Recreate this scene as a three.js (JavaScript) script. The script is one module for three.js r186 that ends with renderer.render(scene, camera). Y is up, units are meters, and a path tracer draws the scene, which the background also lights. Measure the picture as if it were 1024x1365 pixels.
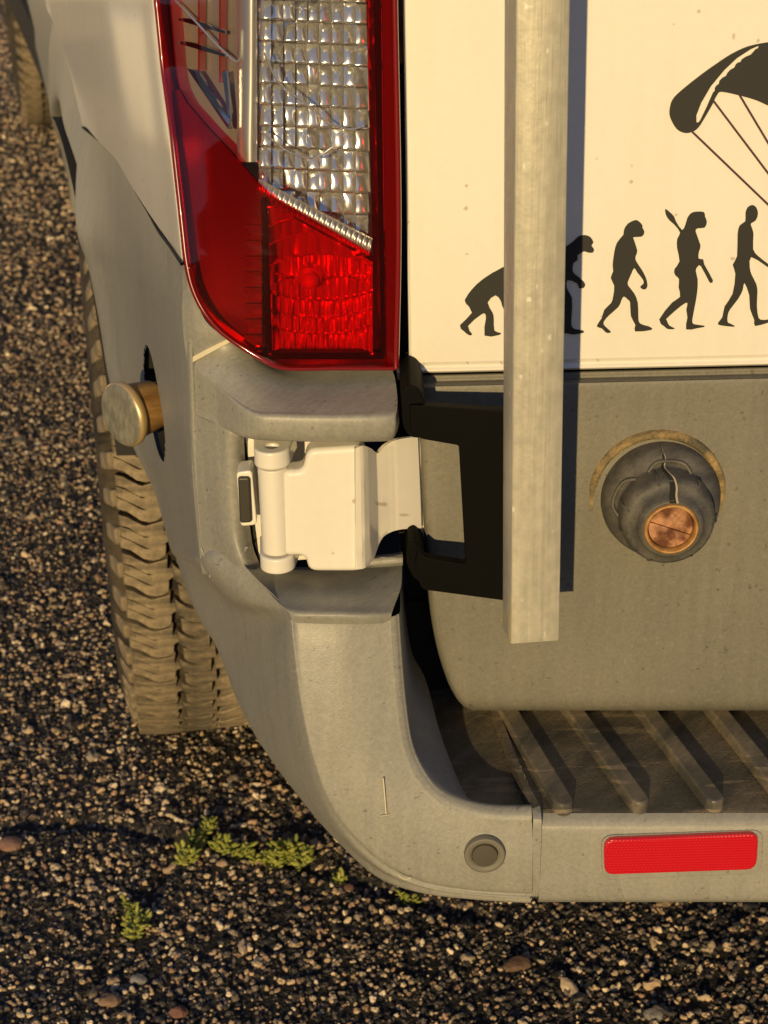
import * as THREE from 'three';
import { mergeGeometries, toCreasedNormals } from 'three/addons/utils/BufferGeometryUtils.js';
import { RoundedBoxGeometry } from 'three/addons/geometries/RoundedBoxGeometry.js';

// ───────────────────────── camera, sky, sun, exposure ─────────────────────────
const scene = new THREE.Scene();
const PXW = 1024, PXH = 1365, FOC = 2340;                       // the photograph's size and its focal length in pixels
const camera = new THREE.PerspectiveCamera(2 * Math.atan(PXH / 2 / FOC) * 180 / Math.PI, 0.75, 0.05, 400);
const EYE = new THREE.Vector3(0, 1.24, 1.115), AIM = new THREE.Vector3(0, 0.72, 0), ROLL = 1.4 * Math.PI / 180;
camera.position.copy(EYE); camera.lookAt(AIM); camera.rotateZ(-ROLL);
camera.focus = 1.25; camera.userData.fStop = 16;

const SUN = new THREE.Vector3(-0.197, 0.285, 0.94).normalize();
const sun = new THREE.DirectionalLight(new THREE.Color().setRGB(1.0, 0.735, 0.345), 4.05);
sun.position.copy(SUN).multiplyScalar(12); sun.target.position.set(0, 0.6, -1); sun.castShadow = true; sun.shadow.radius = 1;
sun.shadow.mapSize.set(2048, 2048);
Object.assign(sun.shadow.camera, { left: -4, right: 4, top: 4, bottom: -4, near: 0.5, far: 40 });
scene.add(sun, sun.target);
{ // clear evening sky: blue overhead, warm and bright low round the sun
  const W = 512, H = 256, d = new Float32Array(W * H * 4), v = new THREE.Vector3();
  for (let j = 0; j < H; j++) for (let i = 0; i < W; i++) {
    const lat = ((j + 0.5) / H - 0.5) * Math.PI, lon = ((i + 0.5) / W - 0.5) * 2 * Math.PI;
    v.set(Math.cos(lat) * Math.cos(lon), Math.sin(lat), Math.cos(lat) * Math.sin(lon));
    const up = Math.max(v.y, 0), c = v.dot(SUN), hz = Math.exp(-up * 5.5);
    const glow = Math.exp((c - 1) * 5), core = Math.exp((c - 1) * 60);
    const k = (j * W + i) * 4;
    d[k] = 0.075 + 0.14 * hz + 0.28 * glow * hz + 0.9 * core * hz;
    d[k + 1] = 0.125 + 0.14 * hz + 0.20 * glow * hz + 0.55 * core * hz;
    d[k + 2] = 0.25 + 0.14 * hz + 0.08 * glow * hz + 0.2 * core * hz;
    d[k + 3] = 1;
    if (v.y < 0) { const f = Math.min(1, -v.y * 12); for (const [q, g] of [[0, 0.07], [1, 0.055], [2, 0.04]]) d[k + q] = d[k + q] * (1 - f) + g * f; }
  }
  const sky = new THREE.DataTexture(d, W, H, THREE.RGBAFormat, THREE.FloatType);
  sky.mapping = THREE.EquirectangularReflectionMapping; sky.magFilter = THREE.LinearFilter; sky.minFilter = THREE.LinearFilter; sky.needsUpdate = true;
  scene.background = sky; scene.environment = sky;
}
const renderer = new THREE.WebGLRenderer({ antialias: true });
renderer.setSize(768, 1024); renderer.toneMapping = THREE.LinearToneMapping; renderer.toneMappingExposure = 1.0;
renderer.shadowMap.enabled = true; renderer.shadowMap.type = THREE.PCFSoftShadowMap;

// ───────────────────────── measuring helpers ─────────────────────────
const V = (x, y, z) => new THREE.Vector3(x, y, z);
const FW = AIM.clone().sub(EYE).normalize(), RT0 = FW.clone().cross(V(0, 1, 0)).normalize(), UP0 = RT0.clone().cross(FW);
const RT = RT0.clone().multiplyScalar(Math.cos(ROLL)).addScaledVector(UP0, -Math.sin(ROLL));
const UP = UP0.clone().multiplyScalar(Math.cos(ROLL)).addScaledVector(RT0, Math.sin(ROLL));
const rayDir = (px, py) => FW.clone().multiplyScalar(FOC).addScaledVector(RT, px - PXW / 2).addScaledVector(UP, PXH / 2 - py);
const onPlane = (px, py, n, p) => { const d = rayDir(px, py); return EYE.clone().addScaledVector(d, p.clone().sub(EYE).dot(n) / d.dot(n)); };
const P = (px, py, z) => onPlane(px, py, V(0, 0, 1), V(0, 0, z));            // a measured point at depth z behind the bumper face
const G = (px, py, y = 0) => onPlane(px, py, V(0, 1, 0), V(0, y, 0));         // a measured point at height y
const SK = 14 * Math.PI / 180, X0 = -0.1318, Z0 = -0.04, FN = V(-Math.cos(SK), 0, Math.sin(SK)), FD = V(-Math.sin(SK), 0, -Math.cos(SK));
const F = (px, py) => onPlane(px, py, FN, V(X0, 0, Z0));                      // a measured point on the van's flank
const flankX = (z) => (z > -1.1 ? X0 + Math.tan(SK) * (z - Z0) : X0 + Math.tan(SK) * (-1.1 - Z0) + 0.02 * smooth((-1.1 - z) / 0.15) + Math.tan(12 * Math.PI / 180) * (z + 1.1));
let seed = 7; const rnd = () => { seed = (seed * 1664525 + 1013904223) >>> 0; return seed / 4294967296; };
const rr = (a, b) => a + (b - a) * rnd();
const lerp = (a, b, t) => a + (b - a) * t, clamp = (x, a = 0, b = 1) => Math.min(b, Math.max(a, x)), smooth = (t) => { t = clamp(t); return t * t * (3 - 2 * t); };
function table(pts) { return (x) => { if (x <= pts[0][0]) return pts[0][1]; for (let i = 1; i < pts.length; i++) if (x <= pts[i][0]) { const [a, b] = pts[i - 1], [c, d] = pts[i]; return b + (d - b) * (x - a) / (c - a); } return pts[pts.length - 1][1]; }; }

// ───────────────────────── procedural textures ─────────────────────────
function hash(i, j, s) { let h = Math.imul(i, 374761393) ^ Math.imul(j, 668265263) ^ Math.imul(s, 2147483647 ^ 1274126177); h = Math.imul(h ^ (h >>> 13), 1274126177); return ((h ^ (h >>> 16)) >>> 0) / 4294967296; }
function vn(x, y, px, py, s) { const i = Math.floor(x), j = Math.floor(y), u = x - i, v = y - j, a = u * u * (3 - 2 * u), b = v * v * (3 - 2 * v), m = (k, p) => ((k % p) + p) % p;
  const i0 = m(i, px), i1 = m(i + 1, px), j0 = m(j, py), j1 = m(j + 1, py);
  return lerp(lerp(hash(i0, j0, s), hash(i1, j0, s), a), lerp(hash(i0, j1, s), hash(i1, j1, s), a), b); }
function fbm(u, v, fx, fy, oct, s) { let t = 0, w = 0.5, n = 0; for (let k = 0; k < oct; k++) { t += w * vn(u * fx, v * fy, fx, fy, s + k); n += w; w *= 0.55; fx *= 2; fy *= 2; } return t / n; }
const enc = (l) => 255 * clamp(l <= 0.0031308 ? 12.92 * l : 1.055 * Math.pow(l, 1 / 2.4) - 0.055);
function tex(size, metres, fn, srgb = true, post = null) {
  const d = new Uint8Array(size * size * 4);
  for (let j = 0; j < size; j++) for (let i = 0; i < size; i++) {
    const c = fn(i / size, j / size), k = (j * size + i) * 4;
    if (srgb) { d[k] = enc(c[0]); d[k + 1] = enc(c[1]); d[k + 2] = enc(c[2]); } else { d[k] = d[k + 1] = d[k + 2] = 255 * clamp(c); }
    d[k + 3] = 255;
  }
  if (post) post(d, size);
  const t = new THREE.DataTexture(d, size, size); t.wrapS = t.wrapT = THREE.RepeatWrapping; t.magFilter = THREE.LinearFilter; t.minFilter = THREE.LinearMipmapLinearFilter; t.generateMipmaps = true;
  t.repeat.set(1 / metres, 1 / metres); if (srgb) t.colorSpace = THREE.SRGBColorSpace; t.needsUpdate = true; return t;
}
const mix3 = (a, b, t) => [lerp(a[0], b[0], t), lerp(a[1], b[1], t), lerp(a[2], b[2], t)];
const sc = (a, k) => [a[0] * k, a[1] * k, a[2] * k];
const step = (a, b, x) => smooth((x - a) / (b - a));
function scuffs(col, n, s) { // fine pale scratches and nicks, drawn as short broken strokes
  return (d, size) => {
    for (let k = 0; k < n; k++) {
      let x = hash(k, 1, s) * size, y = hash(k, 2, s) * size; const a = (hash(k, 3, s) - 0.5) * 1.3 + (hash(k, 4, s) < 0.35 ? 1.5 : 0.1), len = 8 + 70 * hash(k, 5, s) ** 3, op = 0.18 + 0.5 * hash(k, 6, s) ** 2, bend = (hash(k, 7, s) - 0.5) * 0.02;
      for (let q = 0; q < len; q++) { const w = op * Math.sin(Math.PI * (q + 0.5) / len) * (hash(q, k, s + 9) < 0.8 ? 1 : 0.25), i = ((Math.round(x) % size) + size) % size, j = ((Math.round(y) % size) + size) % size, p = (j * size + i) * 4; for (let c = 0; c < 3; c++) d[p + c] = lerp(d[p + c], enc(col[c]), w); x += Math.cos(a + bend * q); y += Math.sin(a + bend * q); }
    }
  };
}
function plasticTex(base, dust, s, dustAmt = 0.5) {
  return tex(1024, 0.42, (u, v) => {
    const big = fbm(u, v, 4, 4, 6, s), streak = fbm(u, v, 70, 3, 4, s + 20), fine = fbm(u, v, 240, 240, 2, s + 40), spot = fbm(u, v, 90, 90, 3, s + 60), scuff = fbm(u, v, 14, 120, 3, s + 80);
    let c = mix3(base, dust, clamp(dustAmt * (0.3 + 1.1 * (big - 0.42) + 0.9 * (streak - 0.46))));
    c = sc(c, 0.87 + 0.26 * fine);
    if (spot > 0.78) c = mix3(c, sc(dust, 1.2), step(0.78, 0.86, spot) * 0.35);
    if (spot < 0.22) c = sc(c, 1 - 0.35 * step(0.22, 0.15, spot));
    return c;
  }, true, scuffs(sc(dust, 1.5), 240, s));
}
const T = {};
T.bumper = plasticTex([0.255, 0.252, 0.232], [0.36, 0.348, 0.305], 1, 0.5);
T.door = plasticTex([0.15, 0.143, 0.12], [0.23, 0.212, 0.168], 201, 0.5);
T.grain = tex(512, 0.06, (u, v) => 0.5 * fbm(u, v, 60, 60, 3, 301) + 0.5 * fbm(u, v, 9, 9, 3, 311), false);
T.step = tex(1024, 0.3, (u, v) => {
  const big = fbm(u, v, 4, 4, 5, 401), mid = fbm(u, v, 17, 17, 4, 411), fine = fbm(u, v, 150, 150, 2, 421), scr = fbm(u, v, 8, 90, 3, 431);
  let c = mix3([0.062, 0.06, 0.055], [0.22, 0.18, 0.13], clamp(2.4 * (big * 0.5 + mid * 0.5 - 0.38)));
  if (scr > 0.66) c = mix3(c, [0.25, 0.2, 0.14], step(0.66, 0.76, scr) * 0.6);
  return sc(c, 0.8 + 0.4 * fine);
});
T.paint = tex(1024, 0.6, (u, v) => {
  const big = fbm(u, v, 3, 3, 4, 501), fine = fbm(u, v, 120, 120, 2, 511), spot = fbm(u, v, 75, 75, 2, 521), run = fbm(u, v, 60, 4, 3, 531);
  let c = mix3([0.78, 0.755, 0.70], [0.73, 0.69, 0.61], clamp(0.2 + 1.2 * (big - 0.42) + 0.7 * (run - 0.5)));
  if (spot > 0.87) c = mix3(c, [0.35, 0.26, 0.16], step(0.87, 0.93, spot) * 0.6);
  return sc(c, 0.985 + 0.03 * fine);
});
T.alu = tex(1024, 1.0, (u, v) => {
  const brush = fbm(u, v, 500, 7, 3, 601), mott = fbm(u, v, 240, 130, 3, 611), big = fbm(u, v, 16, 9, 4, 621), stain = fbm(u, v, 60, 60, 3, 631), nick = fbm(u, v, 230, 120, 2, 641);
  let c = mix3([0.36, 0.35, 0.30], [0.57, 0.54, 0.45], clamp(0.5 + 0.6 * (mott - 0.46) + 0.12 * (big - 0.45) + 0.6 * (brush - 0.5)));
  const near = step(0.705, 0.665, v); if (near > 0 && v > 0.6) c = mix3(c, [0.74, 0.58, 0.22], near * step(0.5, 0.7, stain) * 0.7);
  if (nick > 0.82) c = mix3(c, [0.82, 0.8, 0.74], step(0.82, 0.9, nick) * 0.7);
  return c;
});
T.aluR = tex(512, 0.5, (u, v) => clamp(0.36 + 0.3 * (fbm(u, v, 90, 64, 4, 611) - 0.42) + 0.2 * fbm(u, v, 200, 6, 2, 601)), false);
T.aluB = tex(512, 0.12, (u, v) => 0.55 * fbm(u, v, 110, 3, 3, 651) + 0.45 * fbm(u, v, 30, 30, 3, 655), false);
T.tyre = tex(1024, 0.3, (u, v) => {
  const big = fbm(u, v, 7, 7, 4, 701), fine = fbm(u, v, 90, 90, 3, 711), st = fbm(u, v, 6, 50, 3, 721);
  return sc(mix3([0.06, 0.051, 0.04], [0.29, 0.228, 0.148], clamp(0.42 + 1.9 * (big - 0.44) + 1.1 * (st - 0.5))), 0.72 + 0.55 * fine);
});
T.ground = tex(1024, 0.4, (u, v) => {
  const a = fbm(u, v, 80, 80, 3, 801), b = fbm(u, v, 8, 8, 4, 811), g = fbm(u, v, 170, 170, 2, 821);
  let c = sc([0.016, 0.0145, 0.0135], 0.6 + 0.9 * b);
  if (a > 0.6) c = mix3(c, mix3([0.12, 0.085, 0.06], [0.22, 0.18, 0.14], g), step(0.6, 0.7, a));
  return sc(c, 0.6 + 0.8 * g);
});
T.groundB = tex(1024, 0.4, (u, v) => 0.6 * fbm(u, v, 80, 80, 3, 801) + 0.4 * fbm(u, v, 170, 170, 2, 821), false);
T.rust = tex(512, 0.08, (u, v) => { const a = fbm(u, v, 9, 9, 5, 901), b = fbm(u, v, 60, 60, 3, 911); return sc(mix3([0.12, 0.04, 0.016], [0.52, 0.27, 0.15], clamp(2.6 * (a - 0.36))), 0.7 + 0.6 * b); });
T.ring = tex(512, 0.12, (u, v) => { const a = fbm(u, v, 10, 10, 5, 981), b = fbm(u, v, 70, 70, 3, 985); return sc(mix3([0.10, 0.085, 0.055], [0.36, 0.25, 0.11], clamp(2.4 * (a - 0.36))), 0.7 + 0.6 * b); });
T.hub = tex(512, 0.1, (u, v) => { const a = fbm(u, v, 7, 7, 5, 921), b = fbm(u, v, 60, 60, 3, 931); return sc(mix3([0.05, 0.05, 0.052], [0.135, 0.125, 0.11], clamp(1.8 * (a - 0.3))), 0.75 + 0.5 * b); });
T.ochre = tex(512, 0.07, (u, v) => { const a = fbm(u, v, 6, 6, 5, 941), b = fbm(u, v, 50, 50, 3, 951); return sc(mix3([0.30, 0.15, 0.05], [0.62, 0.36, 0.13], clamp(1.9 * (a - 0.25))), 0.8 + 0.4 * b); });
T.cap = tex(512, 0.09, (u, v) => { const a = fbm(u, v, 8, 8, 5, 961), b = fbm(u, v, 40, 12, 3, 971); return mix3([0.22, 0.21, 0.17], [0.40, 0.38, 0.31], clamp(1.6 * (a - 0.3) + 0.8 * (b - 0.5))); });
T.hex = tex(256, 0.016, (u, v) => { const x = u * 6, y = v * 7, o = (Math.floor(y) & 1) * 0.5, fx = (x + o) % 1 - 0.5, fy = y % 1 - 0.5; return clamp(Math.max(Math.abs(fx), Math.abs(fy)) * 2); }, false);

const std = (o) => new THREE.MeshStandardMaterial({ side: THREE.DoubleSide, ...o }), phys = (o) => new THREE.MeshPhysicalMaterial({ side: THREE.DoubleSide, ...o });
const lin = (r, g, b) => new THREE.Color().setRGB(r, g, b);
const M = {
  bumper: std({ map: T.bumper, roughness: 0.44, bumpMap: T.grain, bumpScale: 0.00018 }),
  flank: std({ map: T.bumper, roughness: 0.42, bumpMap: T.grain, bumpScale: 0.00018 }),
  door: std({ map: T.door, roughness: 0.52, bumpMap: T.grain, bumpScale: 0.00018 }),
  step: std({ map: T.step, roughness: 0.34, bumpMap: T.grain, bumpScale: 0.0008 }),
  paint: phys({ map: T.paint, roughness: 0.45, clearcoat: 0.7, clearcoatRoughness: 0.12 }),
  sticker: std({ color: lin(0.014, 0.013, 0.012), roughness: 0.62 }), cord: std({ color: lin(0.05, 0.014, 0.03), roughness: 0.5 }),
  black: phys({ color: lin(0.004, 0.0037, 0.0034), roughness: 0.6, specularIntensity: 0.12 }), dark: std({ color: lin(0.012, 0.011, 0.01), roughness: 0.8 }),
  rubber: std({ color: lin(0.07, 0.062, 0.05), roughness: 0.7 }), seal: std({ map: T.ochre, color: lin(0.6, 0.55, 0.6), roughness: 0.8 }),
  alu: std({ map: T.alu, metalness: 0.35, roughness: 1, roughnessMap: T.aluR, bumpMap: T.aluB, bumpScale: 0.00025 }),
  tyre: std({ map: T.tyre, roughness: 0.9 }), tyreBase: std({ map: T.tyre, color: lin(0.24, 0.23, 0.21), roughness: 0.95 }), ground: std({ map: T.ground, roughness: 0.8, bumpMap: T.groundB, bumpScale: 0.004 }),
  dirtRing: std({ map: T.ring, roughness: 0.85, bumpMap: T.grain, bumpScale: 0.0015 }), rust: std({ map: T.rust, roughness: 0.75, metalness: 0.2 }), hub: std({ map: T.hub, roughness: 0.6 }), ochre: std({ map: T.ochre, roughness: 0.5, metalness: 0.25 }),
  cap: std({ map: T.cap, roughness: 0.45, metalness: 0.35 }), brass: std({ color: lin(0.7, 0.5, 0.25), roughness: 0.35, metalness: 0.6 }),
  chrome: std({ color: lin(0.86, 0.85, 0.83), metalness: 0.86, roughness: 0.17 }), bright: std({ color: lin(0.9, 0.88, 0.85), metalness: 0.62, roughness: 0.2 }), mirror: std({ color: lin(0.55, 0.56, 0.6), metalness: 1, roughness: 0.08 }), chromeRough: std({ color: lin(0.8, 0.78, 0.75), metalness: 0.85, roughness: 0.32 }),
  frost: std({ color: lin(0.8, 0.78, 0.75), roughness: 0.4 }),
  clear: phys({ color: lin(0.98, 0.98, 0.97), transmission: 1, thickness: 0, roughness: 0.02, ior: 1.5 }),
  red: phys({ color: lin(0.82, 0.006, 0.012), transmission: 1, thickness: 0, roughness: 0.03, ior: 1.5 }),
  redSolid: phys({ color: lin(0.17, 0.003, 0.006), roughness: 0.25, clearcoat: 1, clearcoatRoughness: 0.04 }),
  redDark: std({ color: lin(0.012, 0.004, 0.004), roughness: 0.4 }),
  reflex: phys({ color: lin(0.55, 0.004, 0.014), roughness: 0.3, bumpMap: T.hex, bumpScale: 0.00028, clearcoat: 1, clearcoatRoughness: 0.06 }),
  rib: std({ map: T.step, color: lin(1.25, 1.25, 1.25), roughness: 0.3, bumpMap: T.grain, bumpScale: 0.0003 }), pad: std({ color: lin(0.035, 0.031, 0.025), roughness: 0.45 }), edge: std({ color: lin(0.42, 0.36, 0.26), roughness: 0.8 }), grey: std({ color: lin(0.16, 0.15, 0.125), roughness: 0.6 }), scratch: std({ color: lin(0.62, 0.56, 0.42), roughness: 0.8 }), steel: std({ color: lin(0.4, 0.4, 0.42), roughness: 0.35, metalness: 0.9 }),
};

// ───────────────────────── mesh helpers ─────────────────────────
function uvWorld(g) { const p = g.attributes.position, uv = new Float32Array(p.count * 2); for (let i = 0; i < p.count; i++) { const x = p.getX(i), y = p.getY(i), z = p.getZ(i); uv[i * 2] = x + 0.62 * z + 9; uv[i * 2 + 1] = y - 0.55 * z + 9; } g.setAttribute('uv', new THREE.BufferAttribute(uv, 2)); return g; }
const cr = (a, b, c, d, t) => 0.5 * (2 * b + (c - a) * t + (2 * a - 5 * b + 4 * c - d) * t * t + (3 * b - a - 3 * c + d) * t * t * t);
function resample(pts, n) { // smooth curve through the points, n steps per span
  const out = [], L = pts.length - 1;
  for (let i = 0; i < L; i++) for (let k = 0; k < n; k++) { const a = pts[Math.max(i - 1, 0)], b = pts[i], c = pts[i + 1], d = pts[Math.min(i + 2, L)], t = k / n; out.push(V(cr(a.x, b.x, c.x, d.x, t), cr(a.y, b.y, c.y, d.y, t), cr(a.z, b.z, c.z, d.z, t))); }
  out.push(pts[L].clone()); return out;
}
const linear = (pts, n) => { const out = []; for (let i = 0; i < pts.length - 1; i++) for (let k = 0; k < n; k++) out.push(pts[i].clone().lerp(pts[i + 1], k / n)); out.push(pts[pts.length - 1].clone()); return out; };
function fine(rows, su, sv, straightU = false, straightV = false) { const a = rows.map((r) => (straightU ? linear : resample)(r, su)), cols = a[0].map((_, i) => (straightV ? linear : resample)(a.map((r) => r[i]), sv)); return cols[0].map((_, j) => cols.map((c) => c[j])); }
function gridGeo(pts, th = 0, cut = null) { // surface through a grid of points (top row first, left column first); th > 0 gives it thickness and closed edges
  const nr = pts.length, nc = pts[0].length, pos = [], idx = [];
  for (const r of pts) for (const p of r) pos.push(p.x, p.y, p.z);
  const keep = (a, b, c) => !cut || !cut(a, b, c, pos);
  for (let r = 0; r < nr - 1; r++) for (let c = 0; c < nc - 1; c++) { const a = r * nc + c, b = a + nc, e = b + 1, f = a + 1; if (keep(a, b, e)) idx.push(a, b, e); if (keep(a, e, f)) idx.push(a, e, f); }
  let g = new THREE.BufferGeometry(); g.setAttribute('position', new THREE.Float32BufferAttribute(pos, 3)); g.setIndex(idx); g.computeVertexNormals();
  if (th) {
    const n = g.attributes.normal, N = nr * nc, p2 = pos.slice(), i2 = idx.slice();
    for (let i = 0; i < N; i++) p2.push(pos[i * 3] - n.getX(i) * th, pos[i * 3 + 1] - n.getY(i) * th, pos[i * 3 + 2] - n.getZ(i) * th);
    for (let k = 0; k < idx.length; k += 3) i2.push(idx[k] + N, idx[k + 2] + N, idx[k + 1] + N);
    const rim = []; for (let c = 0; c < nc; c++) rim.push(c); for (let r = 1; r < nr; r++) rim.push(r * nc + nc - 1); for (let c = nc - 2; c >= 0; c--) rim.push((nr - 1) * nc + c); for (let r = nr - 2; r > 0; r--) rim.push(r * nc);
    for (let k = 0; k < rim.length; k++) { const a = rim[k], b = rim[(k + 1) % rim.length]; i2.push(a, b, b + N, a, b + N, a + N); }
    g = new THREE.BufferGeometry(); g.setAttribute('position', new THREE.Float32BufferAttribute(p2, 3)); g.setIndex(i2); g = toCreasedNormals(g, 0.7);
  }
  return uvWorld(g);
}
const counts = {};
function numbered(n) { counts[n] = (counts[n] ?? -1) + 1; return counts[n] ? n + '_' + String(counts[n]).padStart(3, '0') : n; }
function add(name, geo, mat, parent) { const m = new THREE.Mesh(geo, mat); m.name = name; m.castShadow = m.receiveShadow = true; parent.add(m); return m; }
function prism(poly, front, depth, opt = {}) { // solid cut to an outline; front(px,py) → point; poly in measured pixels
  const pts = poly.map((q) => front(q[0], q[1])), z0 = pts[0].z, slope = opt.slope ?? 0, x0 = opt.x0 ?? 0;
  const sh = new THREE.Shape(pts.map((p) => new THREE.Vector2(p.x, p.y)));
  for (const h of opt.holes ?? []) sh.holes.push(new THREE.Path(h.map((q) => { const p = front(q[0], q[1]); return new THREE.Vector2(p.x, p.y); })));
  const b = opt.bevel ?? 0;
  const g = new THREE.ExtrudeGeometry(sh, { depth: Math.max(depth - 2 * b, 1e-5), bevelEnabled: b > 0, bevelSize: b, bevelOffset: -b, bevelThickness: b, bevelSegments: opt.seg ?? 3, curveSegments: 8 });
  const zb = opt.z ?? z0; g.translate(0, 0, zb - depth + b);
  if (slope) { const p = g.attributes.position; for (let i = 0; i < p.count; i++) p.setZ(i, p.getZ(i) + slope * (p.getX(i) - x0)); g.computeVertexNormals(); }
  return uvWorld(g);
}
const flat = (z) => (px, py) => P(px, py, z);
function tube(pts, r, seg = 24, rad = 8) { return uvWorld(new THREE.TubeGeometry(new THREE.CatmullRomCurve3(pts), seg, r, rad, false)); }
function roundPoly(poly, rad, n = 4) { // rounds an outline's corners
  const out = [], L = poly.length;
  for (let i = 0; i < L; i++) { const p = poly[i], a = poly[(i + L - 1) % L], b = poly[(i + 1) % L], r = p[2] ?? rad;
    const da = Math.hypot(a[0] - p[0], a[1] - p[1]), db = Math.hypot(b[0] - p[0], b[1] - p[1]), ra = Math.min(r, da / 2.1), rb = Math.min(r, db / 2.1);
    const s = [p[0] + (a[0] - p[0]) * ra / da, p[1] + (a[1] - p[1]) * ra / da], e = [p[0] + (b[0] - p[0]) * rb / db, p[1] + (b[1] - p[1]) * rb / db];
    for (let k = 0; k <= n; k++) { const t = k / n; out.push([(1 - t) ** 2 * s[0] + 2 * t * (1 - t) * p[0] + t * t * e[0], (1 - t) ** 2 * s[1] + 2 * t * (1 - t) * p[1] + t * t * e[1]]); } }
  return out;
}
function closed(poly, n = 3) { // smooth closed outline through points
  const out = [], L = poly.length;
  for (let i = 0; i < L; i++) { const a = poly[(i + L - 1) % L], b = poly[i], c = poly[(i + 1) % L], d = poly[(i + 2) % L]; for (let k = 0; k < n; k++) { const t = k / n; out.push([0, 1].map((q) => cr(a[q], b[q], c[q], d[q], t))); } }
  return out;
}

// ───────────────────────── ground ─────────────────────────
const crackA = [G(0, 1105), G(120, 1098), G(235, 1120), G(300, 1128), G(400, 1155), G(520, 1190), G(640, 1225)], crackB = [G(235, 1125), G(205, 1185), G(165, 1245), G(130, 1310), G(95, 1365)];
const segD = (x, z, a, b) => { const dx = b.x - a.x, dz = b.z - a.z, t = clamp(((x - a.x) * dx + (z - a.z) * dz) / (dx * dx + dz * dz)); return Math.hypot(x - a.x - dx * t, z - a.z - dz * t); };
function groundY(x, z) {
  let y = 0.006 * (fbm(x / 8 + 0.5, z / 8 + 0.5, 32, 32, 3, 31) - 0.5) + 0.0045 * (fbm(x / 8 + 0.5, z / 8 + 0.5, 420, 420, 2, 41) - 0.5);
  if (z > -2.6 && z < 0.5 && Math.abs(x) < 1.3) {
    let d = 9; for (const c of [crackA, crackB]) for (let i = 1; i < c.length; i++) d = Math.min(d, segD(x, z, c[i - 1], c[i]));
    y -= 0.009 * (1 - step(0.003, 0.016, d + 0.016 * (fbm(x / 8 + 0.5, z / 8 + 0.5, 200, 200, 2, 51) - 0.5)));
  }
  return y;
}
function axis(stops) { const a = [stops[0][0]]; for (let i = 1; i < stops.length; i++) { const [to, st] = stops[i]; while (a[a.length - 1] + st < to - 1e-6) a.push(a[a.length - 1] + st); a.push(to); } return a; }
{
  const xs = axis([[-200, 0], [-20, 20], [-6, 2], [-1.9, 0.1], [-0.9, 0.02], [0.5, 0.008], [1.2, 0.05], [6, 0.6], [30, 4], [200, 20]]), zs = axis([[-300, 0], [-40, 20], [-9, 3], [-4, 0.1], [-2.2, 0.02], [-0.25, 0.008], [0.5, 0.05], [6, 0.6], [40, 4], [200, 20]]);
  const pos = [], uv = [], idx = [];
  for (const z of zs) for (const x of xs) { const near = Math.abs(x) < 6 && z > -9 && z < 6; pos.push(x, near ? groundY(x, z) : 0, z); uv.push(x, -z); }
  const nc = xs.length; for (let r = 0; r < zs.length - 1; r++) for (let c = 0; c < nc - 1; c++) { const a = r * nc + c, b = a + nc; idx.push(a, b, b + 1, a, b + 1, a + 1); }
  const g = new THREE.BufferGeometry(); g.setAttribute('position', new THREE.Float32BufferAttribute(pos, 3)); g.setAttribute('uv', new THREE.Float32BufferAttribute(uv, 2)); g.setIndex(idx); g.computeVertexNormals();
  const m = add('ground', g, M.ground, scene); m.userData = { label: 'coarse dark asphalt with exposed pebbles under and beside the van', kind: 'structure' };
}
function pebbleGeo(detail, s, rough = 0.22) { const g = new THREE.IcosahedronGeometry(1, detail), p = g.attributes.position; for (let i = 0; i < p.count; i++) { const x = p.getX(i), y = p.getY(i), z = p.getZ(i), k = 1 - rough + 2 * rough * vn(x * 1.7 + 20, y * 1.7 + z * 2.3 + 20, 999, 999, s); p.setXYZ(i, x * k, y * k, z * k); } g.computeVertexNormals(); return g; }
const PEB = [[0.40, 0.29, 0.18], [0.50, 0.39, 0.27], [0.32, 0.20, 0.13], [0.24, 0.19, 0.15], [0.58, 0.48, 0.35], [0.02, 0.018, 0.018], [0.03, 0.027, 0.026], [0.045, 0.04, 0.038], [0.025, 0.022, 0.021], [0.02, 0.018, 0.017], [0.07, 0.06, 0.055], [0.46, 0.33, 0.21], [0.15, 0.12, 0.10]];
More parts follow.
